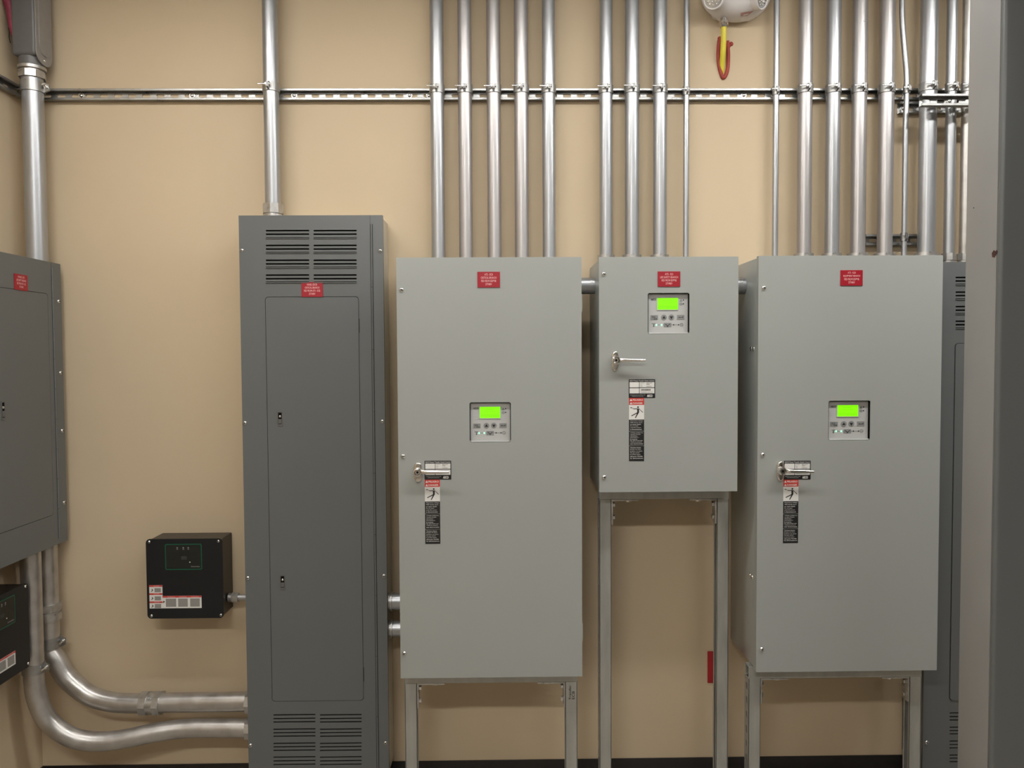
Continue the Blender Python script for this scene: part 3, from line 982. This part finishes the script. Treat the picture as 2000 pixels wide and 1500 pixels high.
    b.box(fx(600), fx(650), yl, yf, fz(1150), fz(1142))
    b.box(fx(860), fx(1110), yl, yf, fz(1150), fz(1142))
    b.plate(circ(fx(955), fz(1146), 22 * s, 12), [], yl, T)
    b.plate(circ(fx(1120), fz(1146), 22 * s, 12), [], yl, T)
    b.plate(circ(fx(1215), fz(1146), 54 * s), [circ(fx(1215), fz(1146), 44 * s)], yl, T)
    b.plate(P([(1185, 1160), (1200, 1128), (1215, 1138), (1230, 1160), (1245, 1140), (1232, 1170), (1212, 1150), (1200, 1142)]), [], yl, T)
    b.build('marking', 'mark', cp, smooth=0)
    b = MB()
    b.plate(rrect(fx(632), fx(880), fz(1222), fz(1082)), [], yf - 0.0006, 0.0006)
    sw = b.build('switch_symbol', 'button', cp, smooth=0)
    MB().plate(P([(670, 1120), (700, 1120), (757, 1170), (815, 1120), (845, 1120), (770, 1182), (770, 1212), (744, 1212), (744, 1182)]), [], yf - 0.0010, 0.0004).build('mark_line', 'mark', cp, smooth=0)
    for u in (390, 562):
        MB().dome((fx(u), yf, fz(1150)), 30 * s, 0.0014).build('led', 'led', cp)
    # red label
    x0, z1 = W(redbox[0], redbox[1], Y_F)
    x1, z0 = W(redbox[2], redbox[3], Y_F)
    red_label(t, x0 - xa, x1 - xa, z0 - zb, z1 - zb, redlines, widths=redw)
    # data plate
    x0, z1 = W(plate_x[0], plate_z[0], Y_F)
    x1, z0 = W(plate_x[1], plate_z[1], Y_F)
    x0, x1, z0, z1 = x0 - xa, x1 - xa, z0 - zb, z1 - zb
    pw, ph = x1 - x0, z1 - z0
    dp = MB().plate(rrect(x0, x1, z0, z1, 0.001, 2), [], -0.0006, 0.0006).build('data_plate', 'label_black', t, label='black and white data plate')
    for a, b_, c, e in ((0.03, 0.39, 0.57, 0.85), (0.41, 0.97, 0.57, 0.85), (0.03, 0.39, 0.25, 0.53), (0.41, 0.97, 0.25, 0.53)):
        MB().box(x0 + a * pw, x0 + b_ * pw, -0.0009, -0.0006, z0 + c * ph, z0 + e * ph).build('data_field', 'white', dp, smooth=0)
    b = MB()
    for i, (a, c, s_) in enumerate(((0.44, 0.79, 'CATALOG NO.'), (0.44, 0.725, 'VOLTS'), (0.44, 0.66, 'AMPS'), (0.44, 0.595, 'PHASE'))):
        b.text(s_, x0 + a * pw, x0 + (a + (0.16 if i == 0 else 0.07)) * pw, z0 + c * ph, z0 + (c + 0.035) * ph, -0.0011)
    for c, s_, e in ((0.775, '480Y/277', 0.22), (0.71, '480', 0.13), (0.60, '3 PHASE 60 HZ', 0.20)):
        b.text(s_, x0 + 0.66 * pw, x0 + (0.66 + e) * pw, z0 + c * ph, z0 + (c + 0.045) * ph, -0.0011, bold=0.01)
    xx = 0.46
    random.seed(3)
    while xx < 0.82:
        wv = random.choice((0.006, 0.010, 0.016))
        b.box(x0 + xx * pw, x0 + (xx + wv) * pw, -0.0012, -0.0009, z0 + 0.40 * ph, z0 + 0.48 * ph)
        xx += wv + random.choice((0.006, 0.010))
    b.text('TRANSFER SWITCH', x0 + 0.45 * pw, x0 + 0.9 * pw, z0 + 0.29 * ph, z0 + 0.34 * ph, -0.0011)
    b.build('print', 'mark', dp, smooth=0)
    b = MB()
    b.text('ASCO Power Transfer Switch Control', x0 + 0.03 * pw, x0 + 0.96 * pw, z0 + 0.89 * ph, z0 + 0.96 * ph, -0.0009, bold=0.008)
    b.text('ASCO', x0 + 0.69 * pw, x0 + 0.90 * pw, z0 + 0.05 * ph, z0 + 0.19 * ph, -0.0009, bold=0.045)
    b.text('Suitable for use in accordance with', x0 + 0.05 * pw, x0 + 0.62 * pw, z0 + 0.155 * ph, z0 + 0.19 * ph, -0.0009)
    b.text('article 700 of the electrical code', x0 + 0.12 * pw, x0 + 0.55 * pw, z0 + 0.09 * ph, z0 + 0.125 * ph, -0.0009)
    b.build('lettering', 'white', dp, smooth=0)
    # danger strip
    sx0 = W(strip_x[0], strip_rows[0], Y_F)[0] - xa
    sx1 = W(strip_x[1], strip_rows[0], Y_F)[0] - xa
    rows = [W(strip_x[0], r_, Y_F)[1] - zb for r_ in strip_rows]
    sw_ = sx1 - sx0
    # rows: red top, white top, black1 top, black2 top, black3 top, bottom
    rd = MB().box(sx0, sx1, -0.0006, 0, rows[1], rows[0]).build('danger_header', 'danger', t, smooth=0, label='red danger header')
    b = MB()
    hh = rows[0] - rows[1]
    for i, s_ in enumerate(('PELIGRO', 'DANGER')):
        zc_ = rows[0] - hh * (0.27 + 0.48 * i)
        b.text(s_, sx0 + 0.24 * sw_, sx0 + (0.93 if i == 0 else 0.90) * sw_, zc_ - hh * 0.13, zc_ + hh * 0.13, -0.0009, bold=0.015)
        xm = sx0 + 0.13 * sw_
        b.plate([(xm - 0.085 * sw_, zc_ - hh * 0.15), (xm + 0.085 * sw_, zc_ - hh * 0.15), (xm, zc_ + hh * 0.17)], [], -0.0010, 0.0004)
    b.build('lettering', 'white', rd, smooth=0)
    pc = MB().box(sx0, sx1, -0.0006, 0, rows[2], rows[1]).build('pictogram', 'white', t, smooth=0, label='white square with a falling shocked figure')
    ph_ = rows[1] - rows[2]
    Q = lambda pts: [(sx0 + a * sw_, rows[1] - c * ph_) for a, c in pts]
    b = MB()
    Tq = 0.0003
    b.plate(circ(sx0 + 0.595 * sw_, rows[1] - 0.15 * ph_, 0.058 * sw_, 14), [], -0.0009, Tq)
    b.plate(Q([(0.53, 0.24), (0.66, 0.24), (0.66, 0.52), (0.54, 0.52)]), [], -0.0009, Tq)
    b.plate(Q([(0.27, 0.245), (0.55, 0.24), (0.56, 0.29), (0.27, 0.285)]), [], -0.0009, Tq)
    b.plate(Q([(0.63, 0.25), (0.68, 0.26), (0.93, 0.50), (0.90, 0.535)]), [], -0.0009, Tq)
    b.plate(Q([(0.55, 0.50), (0.62, 0.54), (0.17, 0.77), (0.15, 0.72)]), [], -0.0009, Tq)
    b.plate(Q([(0.56, 0.52), (0.67, 0.50), (0.44, 0.90), (0.39, 0.88)]), [], -0.0009, Tq)
    b.plate(Q([(0.08, 0.17), (0.17, 0.15), (0.20, 0.19), (0.26, 0.21), (0.25, 0.235), (0.16, 0.205), (0.08, 0.205)]), [], -0.0009, Tq)
    b.build('figure', 'mark', pc, smooth=0)
    TX = [['Hazardous voltage.', 'Will shock, burn,', 'or cause death.', 'Do not open', 'until ALL power', 'is disconnected.'],
          ['Voltaje peligroso.', 'Causara choque', 'electrico,', 'quemaduras o', 'la muerte.', 'No abra hasta que', 'TODA la potencia', 'este desconectada.'],
          ['Tension elevee.', 'Risque de choc,', 'brulure, ou mort.', "Ne pas ouvrir", 'la porte avant', 'debrancher TOUTES', 'les alimentations.']]
    for i in range(3):
        za, zb_ = rows[2 + i], rows[3 + i]
        bl = MB().box(sx0, sx1, -0.0006, 0, zb_ + 0.0012, za - 0.0003).build('warning_block', 'label_black', t, smooth=0, label='black warning block with white print')
        b = MB()
        n = len(TX[i])
        st = (za - zb_) * (0.86 if i < 2 else 0.80) / n
        for k, s_ in enumerate(TX[i]):
            zt_ = za - (za - zb_) * 0.07 - st * k
            b.text(s_, sx0 + 0.08 * sw_, sx0 + (0.08 + 0.048 * len(s_)) * sw_, zt_ - st * 0.62, zt_, -0.0009, bold=0.008)
        b.build('lettering', 'white', bl, smooth=0)
    # handle
    hx_, hz_ = W(handle[0], handle[1], Y_F)
    hx_, hz_ = hx_ - xa, hz_ - zb
    ex, ez = W(handle[2], handle[3], Y_F)
    ex, ez = ex - xa, ez - zb
    hn = MB()
    prof = []
    wv = 0.0145 * handle[4]
    hv = 0.033
    for k in range(32):
        a = 2 * PI * k / 32
        c, s_ = math.cos(a), math.sin(a)
        prof.append((hx_ + wv * math.copysign(abs(c) ** 0.75, c) * (1 - 0.28 * abs(s_) ** 3), hz_ - 0.003 + hv * math.copysign(abs(s_) ** 0.62, s_)))
    hn.plate(prof, [], -0.012, 0.012)
    bmesh.ops.remove_doubles(hn.bm, verts=hn.bm.verts[:], dist=1e-6)
    es = [e for e in hn.bm.edges if all(v.co.y < -0.011 for v in e.verts) and len(e.link_faces) == 2 and e.calc_face_angle(0) > 1]
    if es:
        bmesh.ops.bevel(hn.bm, geom=es, offset=0.004, segments=3, profile=0.5, affect='EDGES')
    hd = hn.build('handle', 'chrome', t, smooth=50, label='chrome swing handle')
    b = MB()
    b.lathe((hx_, -0.010, hz_), (0, -1, 0), [(0, 0.0145), (0.016, 0.0145), (0.020, 0.0130), (0.021, 0.010), (0.019, 0.0085)], 28)
    b.build('hub', 'chrome', hd, smooth=40)
    MB().box(hx_ - 0.001, hx_ + 0.001, -0.0305, -0.029, hz_ - 0.003, hz_ + 0.003).cyl((hx_, -0.0295, hz_), (hx_, -0.0285, hz_), 0.0036, n=16).build('keyway', 'void', hd, smooth=0)
    b = MB()
    ux = 1 if ex > hx_ else -1
    r0, r1 = 0.0082, 0.0042
    b.tube([(hx_ + 0.010, -0.020, hz_ + 0.0015), (hx_ + 0.25 * (ex - hx_), -0.027, hz_ + 0.25 * (ez - hz_)), (hx_ + 0.6 * (ex - hx_), -0.031, hz_ + 0.6 * (ez - hz_)), (ex, -0.033, ez)], (r0, r1), 20, 6)
    for v in b.bm.verts:
        v.co.y = -0.024 + (v.co.y + 0.024) * 0.8
    b.build('lever', 'chrome', hd, smooth=50)
    return t


def avgx(p, q, Y=Y_F):
    return (W(*p, Y)[0] + W(*q, Y)[0]) / 2


X1a, X1b = avgx((773.5, 505), (783, 1324)), avgx((1134.5, 505), (1138.5, 1320))
B1 = W(960, 1323, Y_F)[1]
ats('left light grey transfer switch cabinet, beside the tall dark panel, display at mid height', X1a, X1b, B1, TOP1,
    (917, 786, 998, 863.5), (817, 920, 878, 919, 1.0), (829, 881.5), (900, 936.5), (829.5, 859), (937, 951, 979.5, 1004, 1034, 1063),
    (932.3, 531, 976.6, 561.5), ['ATS - ECB', 'CRITICAL BRANCH', 'FED FROM EDPMB', '277/480V'], [0.37, 0.69, 0.66, 0.29],
    [(784, 566), (787.3, 891), (789.5, 1276)], hinges=[W(1136, 592, Y_F)[1], W(1137, 1235, Y_F)[1]])
X2a, X2b = avgx((1169.5, 505), (1171, 958)), avgx((1442, 503), (1440.5, 957))
B2 = W(1300, 960.5, Y_F)[1]
ats('middle light grey transfer switch cabinet, shorter and hung higher than its neighbours', X2a, X2b, B2, TOP2,
    (1265.3, 572.3, 1346.5, 652), (1201, 703.5, 1257, 703.5, 0.85), (1228, 1279.5), (741, 777.3), (1228.5, 1258), (777.5, 791, 819.5, 842.5, 871, 901.5),
    (1284.5, 530.3, 1328.3, 560), ['ATS - ELS', 'LIFE SAFETY BRANCH', 'FED FROM EDPMB', '277/480V'], [0.36, 0.80, 0.66, 0.30],
    [(1179, 535), (1180, 932)])
X3a, X3b = avgx((1481.5, 502), (1477, 1311)), avgx((1841, 500), (1830.5, 1309))
B3 = W(1654, 1311, Y_F)[1]
ats('right light grey transfer switch cabinet, nearest the riser enclosure', X3a, X3b, B3, TOP3,
    (1618.3, 782.7, 1699.5, 860), (1523, 918, 1582, 919, 0.9), (1531, 1583), (900, 936.5), (1530, 1559.5), (937, 950.5, 979, 1004, 1033, 1061.5),
    (1641.2, 527.8, 1684.2, 558), ['ATS - EQB', 'EQUIPMENT BRANCH', 'FED FROM EDPMB', '277/480V'], [0.36, 0.76, 0.67, 0.30],
    [(1492, 562), (1489.5, 888), (1487.5, 1268)],
    side_screws=[(0.058, W(1460, 681, Y_F + 0.06)[1]), (0.058, W(1456, 1127, Y_F + 0.06)[1])])


# ------------------------------------------------------------------ strut stands under the cabinets
def stand(label, ya, lpx, rpx, py, zt, note=False, slot_side=0):
    """two channel legs, a header and two corner brackets; lpx/rpx are (left, right) screen edges of each leg"""
    x0, x1 = W(lpx[0], py, ya)[0], W(rpx[1], py, ya)[0]
    t = thing('equipment_stand', label, 'equipment stand', (x0, ya, 0))
    ww = 0.0413

    def channel(xc, z0, z1, open_dir):
        """vertical C channel, solid back towards the viewer when open_dir = 0, else open towards +-x"""
        b = MB()
        h_ = ww / 2
        tk = 0.0026
        if open_dir == 0:
            b.box(xc - h_, xc + h_, 0, tk, z0, z1, 0.0012, 2)
            for s in (-1, 1):
                a, c = sorted((xc + s * h_, xc + s * (h_ - tk)))
                b.box(a, c, tk, ww, z0, z1, 0.0008, 1)
                a, c = sorted((xc + s * h_, xc + s * (h_ - 0.009)))
                b.box(a, c, ww - tk, ww, z0, z1)
        else:
            s = open_dir
            # back on the closed side, slotted
            holes = []
            zz = z0 + 0.03
            while zz < z1 - 0.04:
                holes.append(rrect(0.014, 0.027, zz, zz + 0.028, 0.0062, 4))
                zz += 0.0508
            b.plateM(rrect(0, ww, z0, z1), holes, tk, Matrix.Translation((xc - s * (h_ - tk / 2), 0, 0)) @ Matrix(((0, 0, 1, 0), (1, 0, 0, 0), (0, 1, 0, 0), (0, 0, 0, 1))))
            for yy in (0, ww - tk):
                b.box(xc - h_, xc + h_, yy, yy + tk, z0, z1, 0.0008, 1)
            a, c = sorted((xc + s * h_, xc + s * (h_ - tk)))
            b.box(a, c, 0, 0.009, z0, z1, 0.0008, 1)
            b.box(a, c, ww - 0.009, ww, z0, z1, 0.0008, 1)
        return b

    la = ww / 2
    lb = x1 - x0 - ww / 2
    hz0 = zt - ww
    for xc, od, nm in ((la, 1, 'l'), (lb, -1, 'r')):
        lg = channel(xc, 0.008, hz0, od).build('leg', 'leg', t)
        MB().box(xc - 0.045, xc + 0.045, -0.03, 0.07, 0, 0.008, 0.001).build('foot_plate', 'cast', lg)
        if note and nm == 'r':
            b = MB()
            rot = Matrix.Translation((xc, 0, 0)) @ Matrix.Rotation(-PI / 2, 4, 'Y')
            zc_ = W(1117, 1352, ya)[1]
            b.text('Transfer', zc_ - 0.026, zc_ + 0.024, 0.001, 0.009, -0.0006, rot=rot, bold=0.01)
            b.text('ECB', zc_ - 0.024, zc_ + 0.004, -0.011, -0.002, -0.0006, rot=rot, bold=0.01)
            b.build('handwriting', 'ink', lg, smooth=0)
    # header: channel along x, open side down
    b = MB()
    tk = 0.0026
    L_ = x1 - x0
    b.box(0, L_, 0, tk, hz0, zt, 0.001, 1)
    b.box(0, L_, ww - tk, ww, hz0, zt, 0.001, 1)
    b.box(0, L_, tk, ww - tk, zt - tk, zt)
    b.box(0, L_, tk, 0.009, hz0, hz0 + tk)
    b.box(0, L_, ww - 0.009, ww - tk, hz0, hz0 + tk)
    b.build('header', 'leg', t)
    for s, xc in ((1, ww), (-1, L_ - ww)):
        b = MB()
        a, c = sorted((xc + s * 0.0005, xc + s * 0.095))
        b.box(a, c, 0.001, 0.040, hz0 - 0.0062, hz0 - 0.0004, 0.0015, 2)
        a, c = sorted((xc + s * 0.0005, xc + s * 0.0065))
        b.box(a, c, 0.001, 0.040, hz0 - 0.088, hz0 - 0.0062, 0.0015, 2)
        br = b.build('corner_bracket', 'cast', t)
        for kz in (0.022, 0.066):
            MB().cyl((xc + s * 0.0062, 0.02, hz0 - kz), (xc + s * 0.0145, 0.02, hz0 - kz), 0.0095, n=6).build('bolt', 'screw', br)
        MB().cyl((xc + s * 0.062, 0.02, hz0 - 0.0062), (xc + s * 0.062, 0.02, hz0 - 0.012), 0.0095, n=6).build('bolt', 'screw', br)
    return t


stand('galvanized strut stand under the left light grey cabinet, with handwriting on its right leg', 2.552, (790.2, 814.6), (1104.8, 1127.8), 1345, B1, note=True)
stand('tall galvanized strut stand under the short middle cabinet', 2.590, (1170.5, 1194), (1400.5, 1424), 985, B2)
stand('galvanized strut stand under the right light grey cabinet', 2.545, (1462, 1485.5), (1776.2, 1800), 1345, B3)


# ------------------------------------------------------------------ nipples between cabinets
def nipple(label, x0, x1, y, z, r, ring_at, ends=(True, False)):
    t = thing('conduit_nipple', label, 'conduit', (x0, y, z))
    Ln = x1 - x0
    MB().cyl((0.0006, 0, 0), (Ln - 0.0006, 0, 0), r, n=36).build('pipe', 'emt', t)
    b = MB()
    xr_ = ring_at * Ln
    if ring_at < 0.25:
        b.cyl((0.006, 0, 0), (0.0095, 0, 0), r * 1.12, n=24)
        b.cyl((0.0115, 0, 0), (0.0165, 0, 0), r * 1.20, n=14)
    else:
        b.cyl((xr_ - 0.004, 0, 0), (xr_ - 0.0012, 0, 0), r * 1.05, n=32)
        b.cyl((xr_ + 0.0012, 0, 0), (xr_ + 0.004, 0, 0), r * 1.05, n=32)
    b.build('locknut', 'cast', t)


PTR = xr - 0.004
yn = 2.70
rn = 16.0 / F_PX * yn
nipple('upper of two fat nipples joining tall dark panel and left light grey cabinet', PTR, X1a + 0.004, yn, W(770, 1174.5, yn)[1], rn, 0.1)
nipple('lower of two fat nipples joining tall dark panel and left light grey cabinet', PTR, X1a + 0.004, yn, W(770, 1228, yn)[1], rn * 0.97, 0.1)
yn = 2.66
nipple('horizontal conduit nipple joining the left and middle light grey cabinets', X1b - 0.004, X2a + 0.004, yn, W(1153, 558.5, yn)[1], 16 / F_PX * yn, 0.80)
nipple('horizontal conduit nipple joining the middle and right light grey cabinets', X2b - 0.004, X3a + 0.004, yn, W(1443, 558.5, yn)[1], 16 / F_PX * yn, 0.80)

# ------------------------------------------------------------------ red cover plate low on the wall
x0, z1 = W(1381.5, 1271.5, WALL_Y)
x1, z0 = W(1420, 1332.5, WALL_Y)
t = thing('cover_plate', 'small red cover plate on the back wall behind the middle stand leg', 'wall plate', (x0, WALL_Y, z0))
MB().box(0, x1 - x0, -0.006, 0, 0, z1 - z0, 0.002).build('plate', 'red_dark', t)
w_, h_ = x1 - x0, z1 - z0
for zz in (0.28, 0.72):
    MB().plate(circ(w_ / 2, zz * h_, 0.016, 18), [], -0.0072, 0.0012).build('outlet_face', 'red_dark', t)
MB().dome((w_ / 2, -0.006, h_ / 2), 0.003, 0.0015).build('screw', 'screw', t)

# ------------------------------------------------------------------ emergency light
YE = 2.70
ex, ez0 = W(1438, 40, 2.765)
t = thing('emergency_light', 'white twin head emergency light high on the back wall, cut by photo top', 'emergency light', (ex, WALL_Y, ez0))
b = MB()
# domed oval housing, front half of an ellipsoid with a flat back
hw, hh_, hd_ = 0.124, 0.092, 0.115
cz = hh_ - 0.002
nu, nv = 44, 16
rows_ = []
for j in range(nv + 1):
    ph0 = (PI / 2) * j / nv              # 0 back rim .. pi/2 front pole
    rr = math.cos(ph0) ** 0.62
    yy = -0.022 - (hd_ - 0.022) * math.sin(ph0) ** 0.9
    if j == nv:
        rr = 0.02
    ring = []
    for k in range(nu):
        a = 2 * PI * k / nu
        ring.append(b.bm.verts.new((hw * rr * math.cos(a), yy, cz + hh_ * rr * math.sin(a))))
    rows_.append(ring)
for a, c in zip(rows_, rows_[1:]):
    for k in range(nu):
        b.bm.faces.new((a[k], a[(k + 1) % nu], c[(k + 1) % nu], c[k]))
b.bm.faces.new(rows_[-1])
b.bm.faces.new(list(reversed(rows_[0])))
b.build('housing', 'lampwhite', t, smooth=60)
MB().box(-0.085, 0.085, -0.024, 0, cz - 0.078, cz + 0.085, 0.03).build('back_plate', 'lampwhite', t)
for s in (-1, 1):
    ax = Vector((s * 0.42 if s < 0 else 0.75, -0.86, -0.30)).normalized()
    lx_, lz_ = W(1396 if s < 0 else 1486, -5, 2.69)
    c = Vector((lx_ - ex, 2.70 - WALL_Y, lz_ - ez0))
    b = MB()
    b.lathe(c - ax * 0.022, ax, [(0, 0.034), (0.030, 0.0365), (0.034, 0.035), (0.034, 0.032), (0.031, 0.030)], 32)
    hd2 = b.build('lamp_head', 'lampwhite', t, smooth=40)
    b = MB()
    b.lathe(c + ax * 0.0085, ax, [(0, 0.0305), (0.0012, 0.030), (0.002, 0.026)], 32)
    ln_ = b.build('lens', 'lens', hd2, smooth=40)
    b = MB()
    qv = ax.to_track_quat('Z', 'Y').to_matrix()
    for ri, n_ in ((0.0, 1), (0.011, 6), (0.021, 11)):
        for k in range(n_):
            a = 2 * PI * k / n_
            pp = c + ax * 0.0103 + qv @ Vector((ri * math.cos(a), ri * math.sin(a), 0))
            b.dome(pp, 0.0042, 0.003, tuple(ax), 8)
    b.build('led_reflector', 'chrome', hd2)
# red smear print on the housing
sx_, sz_ = W(1457, 27, 2.56)
b = MB()
def on_housing(px, py):
    # intersect the view ray with the domed housing by marching
    d = (CAM_R @ Vector(((px - 1000) / F_PX, (750 - py) / F_PX, -1)))
    y = 2.50
    while y < 2.79:
        p = CAM_LOC + d * (y / d.y)
        lx, ly, lz = p.x - ex, p.y - WALL_Y, p.z - ez0 - cz
        u = math.sqrt((lx / hw) ** 2 + (lz / hh_) ** 2)
        if u < 1:
            phh = math.acos(min(1, u ** (1 / 0.62)))
            if ly > -0.022 - (hd_ - 0.022) * math.sin(phh) ** 0.9:
                return Vector((lx, ly - 0.0030, lz + cz))
        y += 0.0005
    return Vector((lx, ly, lz + cz))


poly = [(1446, 26), (1456, 24), (1472, 22), (1466, 27), (1459, 32), (1446, 33)]
vs = [b.bm.verts.new(on_housing(*p)) for p in poly]
b.bm.faces.new(vs)
o = b.build('red_smudge', 'caulk', t, smooth=0)
sm = bpy.data.materials.new('faint red smudge')
sm.use_nodes = True
sm.node_tree.nodes['Principled BSDF'].inputs['Base Color'].default_value = (0.52, 0.30, 0.28, 1)
o.data.materials[0] = sm

# electrical connector + yellow cable + firestop
yx, yz = W(1414.5, 55, 2.755)
t = thing('flexible_cable', 'yellow cable dropping from the emergency light into red sealed wall hole', 'cable', (yx, WALL_Y, W(1414, 140, WALL_Y)[1]))
zc = lambda py, Y=2.775: W(1414, py, Y)[1] - t.location.z
MB().tube([(0.0, -0.040, zc(46, 2.76)), (0.0, -0.040, zc(62, 2.76)), (0.001, -0.034, zc(84)), (0.002, -0.024, zc(104)), (0.004, -0.008, zc(120)), (0.006, 0.010, zc(142))], 0.0100, 18, 6).build('cable_jacket', 'yellow', t, smooth=60)
b = MB()
b.cyl((0.0, -0.040, zc(54, 2.76)), (0.0, -0.040, zc(47, 2.76)), 0.0125, n=20)
b.cyl((0.0, -0.040, zc(47, 2.76)), (0.0, -0.040, zc(42, 2.76)), 0.0165, n=8)
b.cyl((0.0, -0.040, zc(42, 2.76)), (0.0, -0.040, zc(36, 2.76)), 0.0125, n=20)
b.build('connector', 'chrome', t)
b = MB()
ring = [(1405, 78), (1403.5, 92), (1403, 110), (1405, 130), (1409.5, 146), (1413, 152), (1418, 146), (1421.5, 132), (1422.5, 112), (1422, 92), (1421, 80)]
pts = []
for px, py in ring:
    x_, z_ = W(px, py, WALL_Y - 0.004)
    pts.append((x_ - t.location.x, -0.003, z_ - t.location.z))
b.tube(pts, 0.0068, 12, 5)
for (px, py, rr) in ((1405.5, 75, 0.0075), (1412.5, 151, 0.009), (1428, 86, 0.008), (1423, 90, 0.008)):
    x_, z_ = W(px, py, WALL_Y)
    b.dome((x_ - t.location.x, 0, z_ - t.location.z), rr, 0.006)
b.build('firestop_sealant', 'caulk', t, smooth=60)

# ------------------------------------------------------------------ riser enclosure at the right edge
CY0 = 1.60
cxn = (W(1955, 5, CY0)[0] + W(1944, 1495, CY0)[0]) / 2
CY1 = (L(1888, 5, cxn)[0] + L(1875.5, 1495, cxn)[0]) / 2
cdp = CY1 - CY0
t = thing('riser_enclosure', 'tall narrow steel enclosure at the right edge, light side with rusty chip and dark front', 'electrical cabinet', (cxn, CY0, 0))
b = MB()
b.box(0, 0.30, 0.014, cdp, 0.10, 2.90, 0.0015, 2)
b.build('shell', 'column', t, label='light grey painted side')
b = MB()
b.box(0.0, 0.30, 0, 0.016, 0.11, 2.89, 0.007, 5)
b.build('front_cover', 'dark_grey', t, smooth=60, label='dark grey front cover')
MB().box(0.01, 0.29, 0.03, cdp - 0.01, 0, 0.10, 0.002).build('plinth', 'dark_grey', t)
cy_, cz_ = L(1942, 496, cxn)
pts = [(-0.006, 0.003), (-0.001, 0.0085), (0.003, 0.005), (0.007, 0.008), (0.009, 0.002), (0.005, -0.002), (0.001, -0.008), (-0.005, -0.006)]
MXI = Matrix(((0, 0, 1, 0), (-1, 0, 0, 0), (0, 1, 0, 0), (0, 0, 0, 1)))
MB().plateM([(-(cy_ - CY0) + p_[0] * 1.3, cz_ + p_[1]) for p_ in pts], [], 0.0004, Matrix.Translation((-0.0003, 0, 0)) @ MXI).build('paint_chip', 'rust', t, smooth=0)
cy_, cz_ = L(1902, 406, cxn)
MB().plateM(circ(-(cy_ - CY0), cz_, 0.0015, 8), [], 0.0004, Matrix.Translation((-0.0003, 0, 0)) @ MXI).build('speck', 'gap', t, smooth=0)

# repeats carry a group
GROUPS = {'conduit': 'galvanized conduits in the room', 'transfer_switch_cabinet': 'light grey transfer switch cabinets',
          'equipment_stand': 'galvanized strut stands under cabinets', 'panelboard': 'dark grey panelboards', 'plinth': 'panelboard plinths',
          'surge_protector_box': 'black surge protector boxes', 'conduit_nipple': 'short nipples between cabinets', 'strut_channel': 'wall strut channels'}
for o in bpy.data.objects:
    if o.parent is None and 'category' in o and 'group' not in o:
        g = GROUPS.get(o.name.split('.')[0])
        if g:
            o['group'] = g
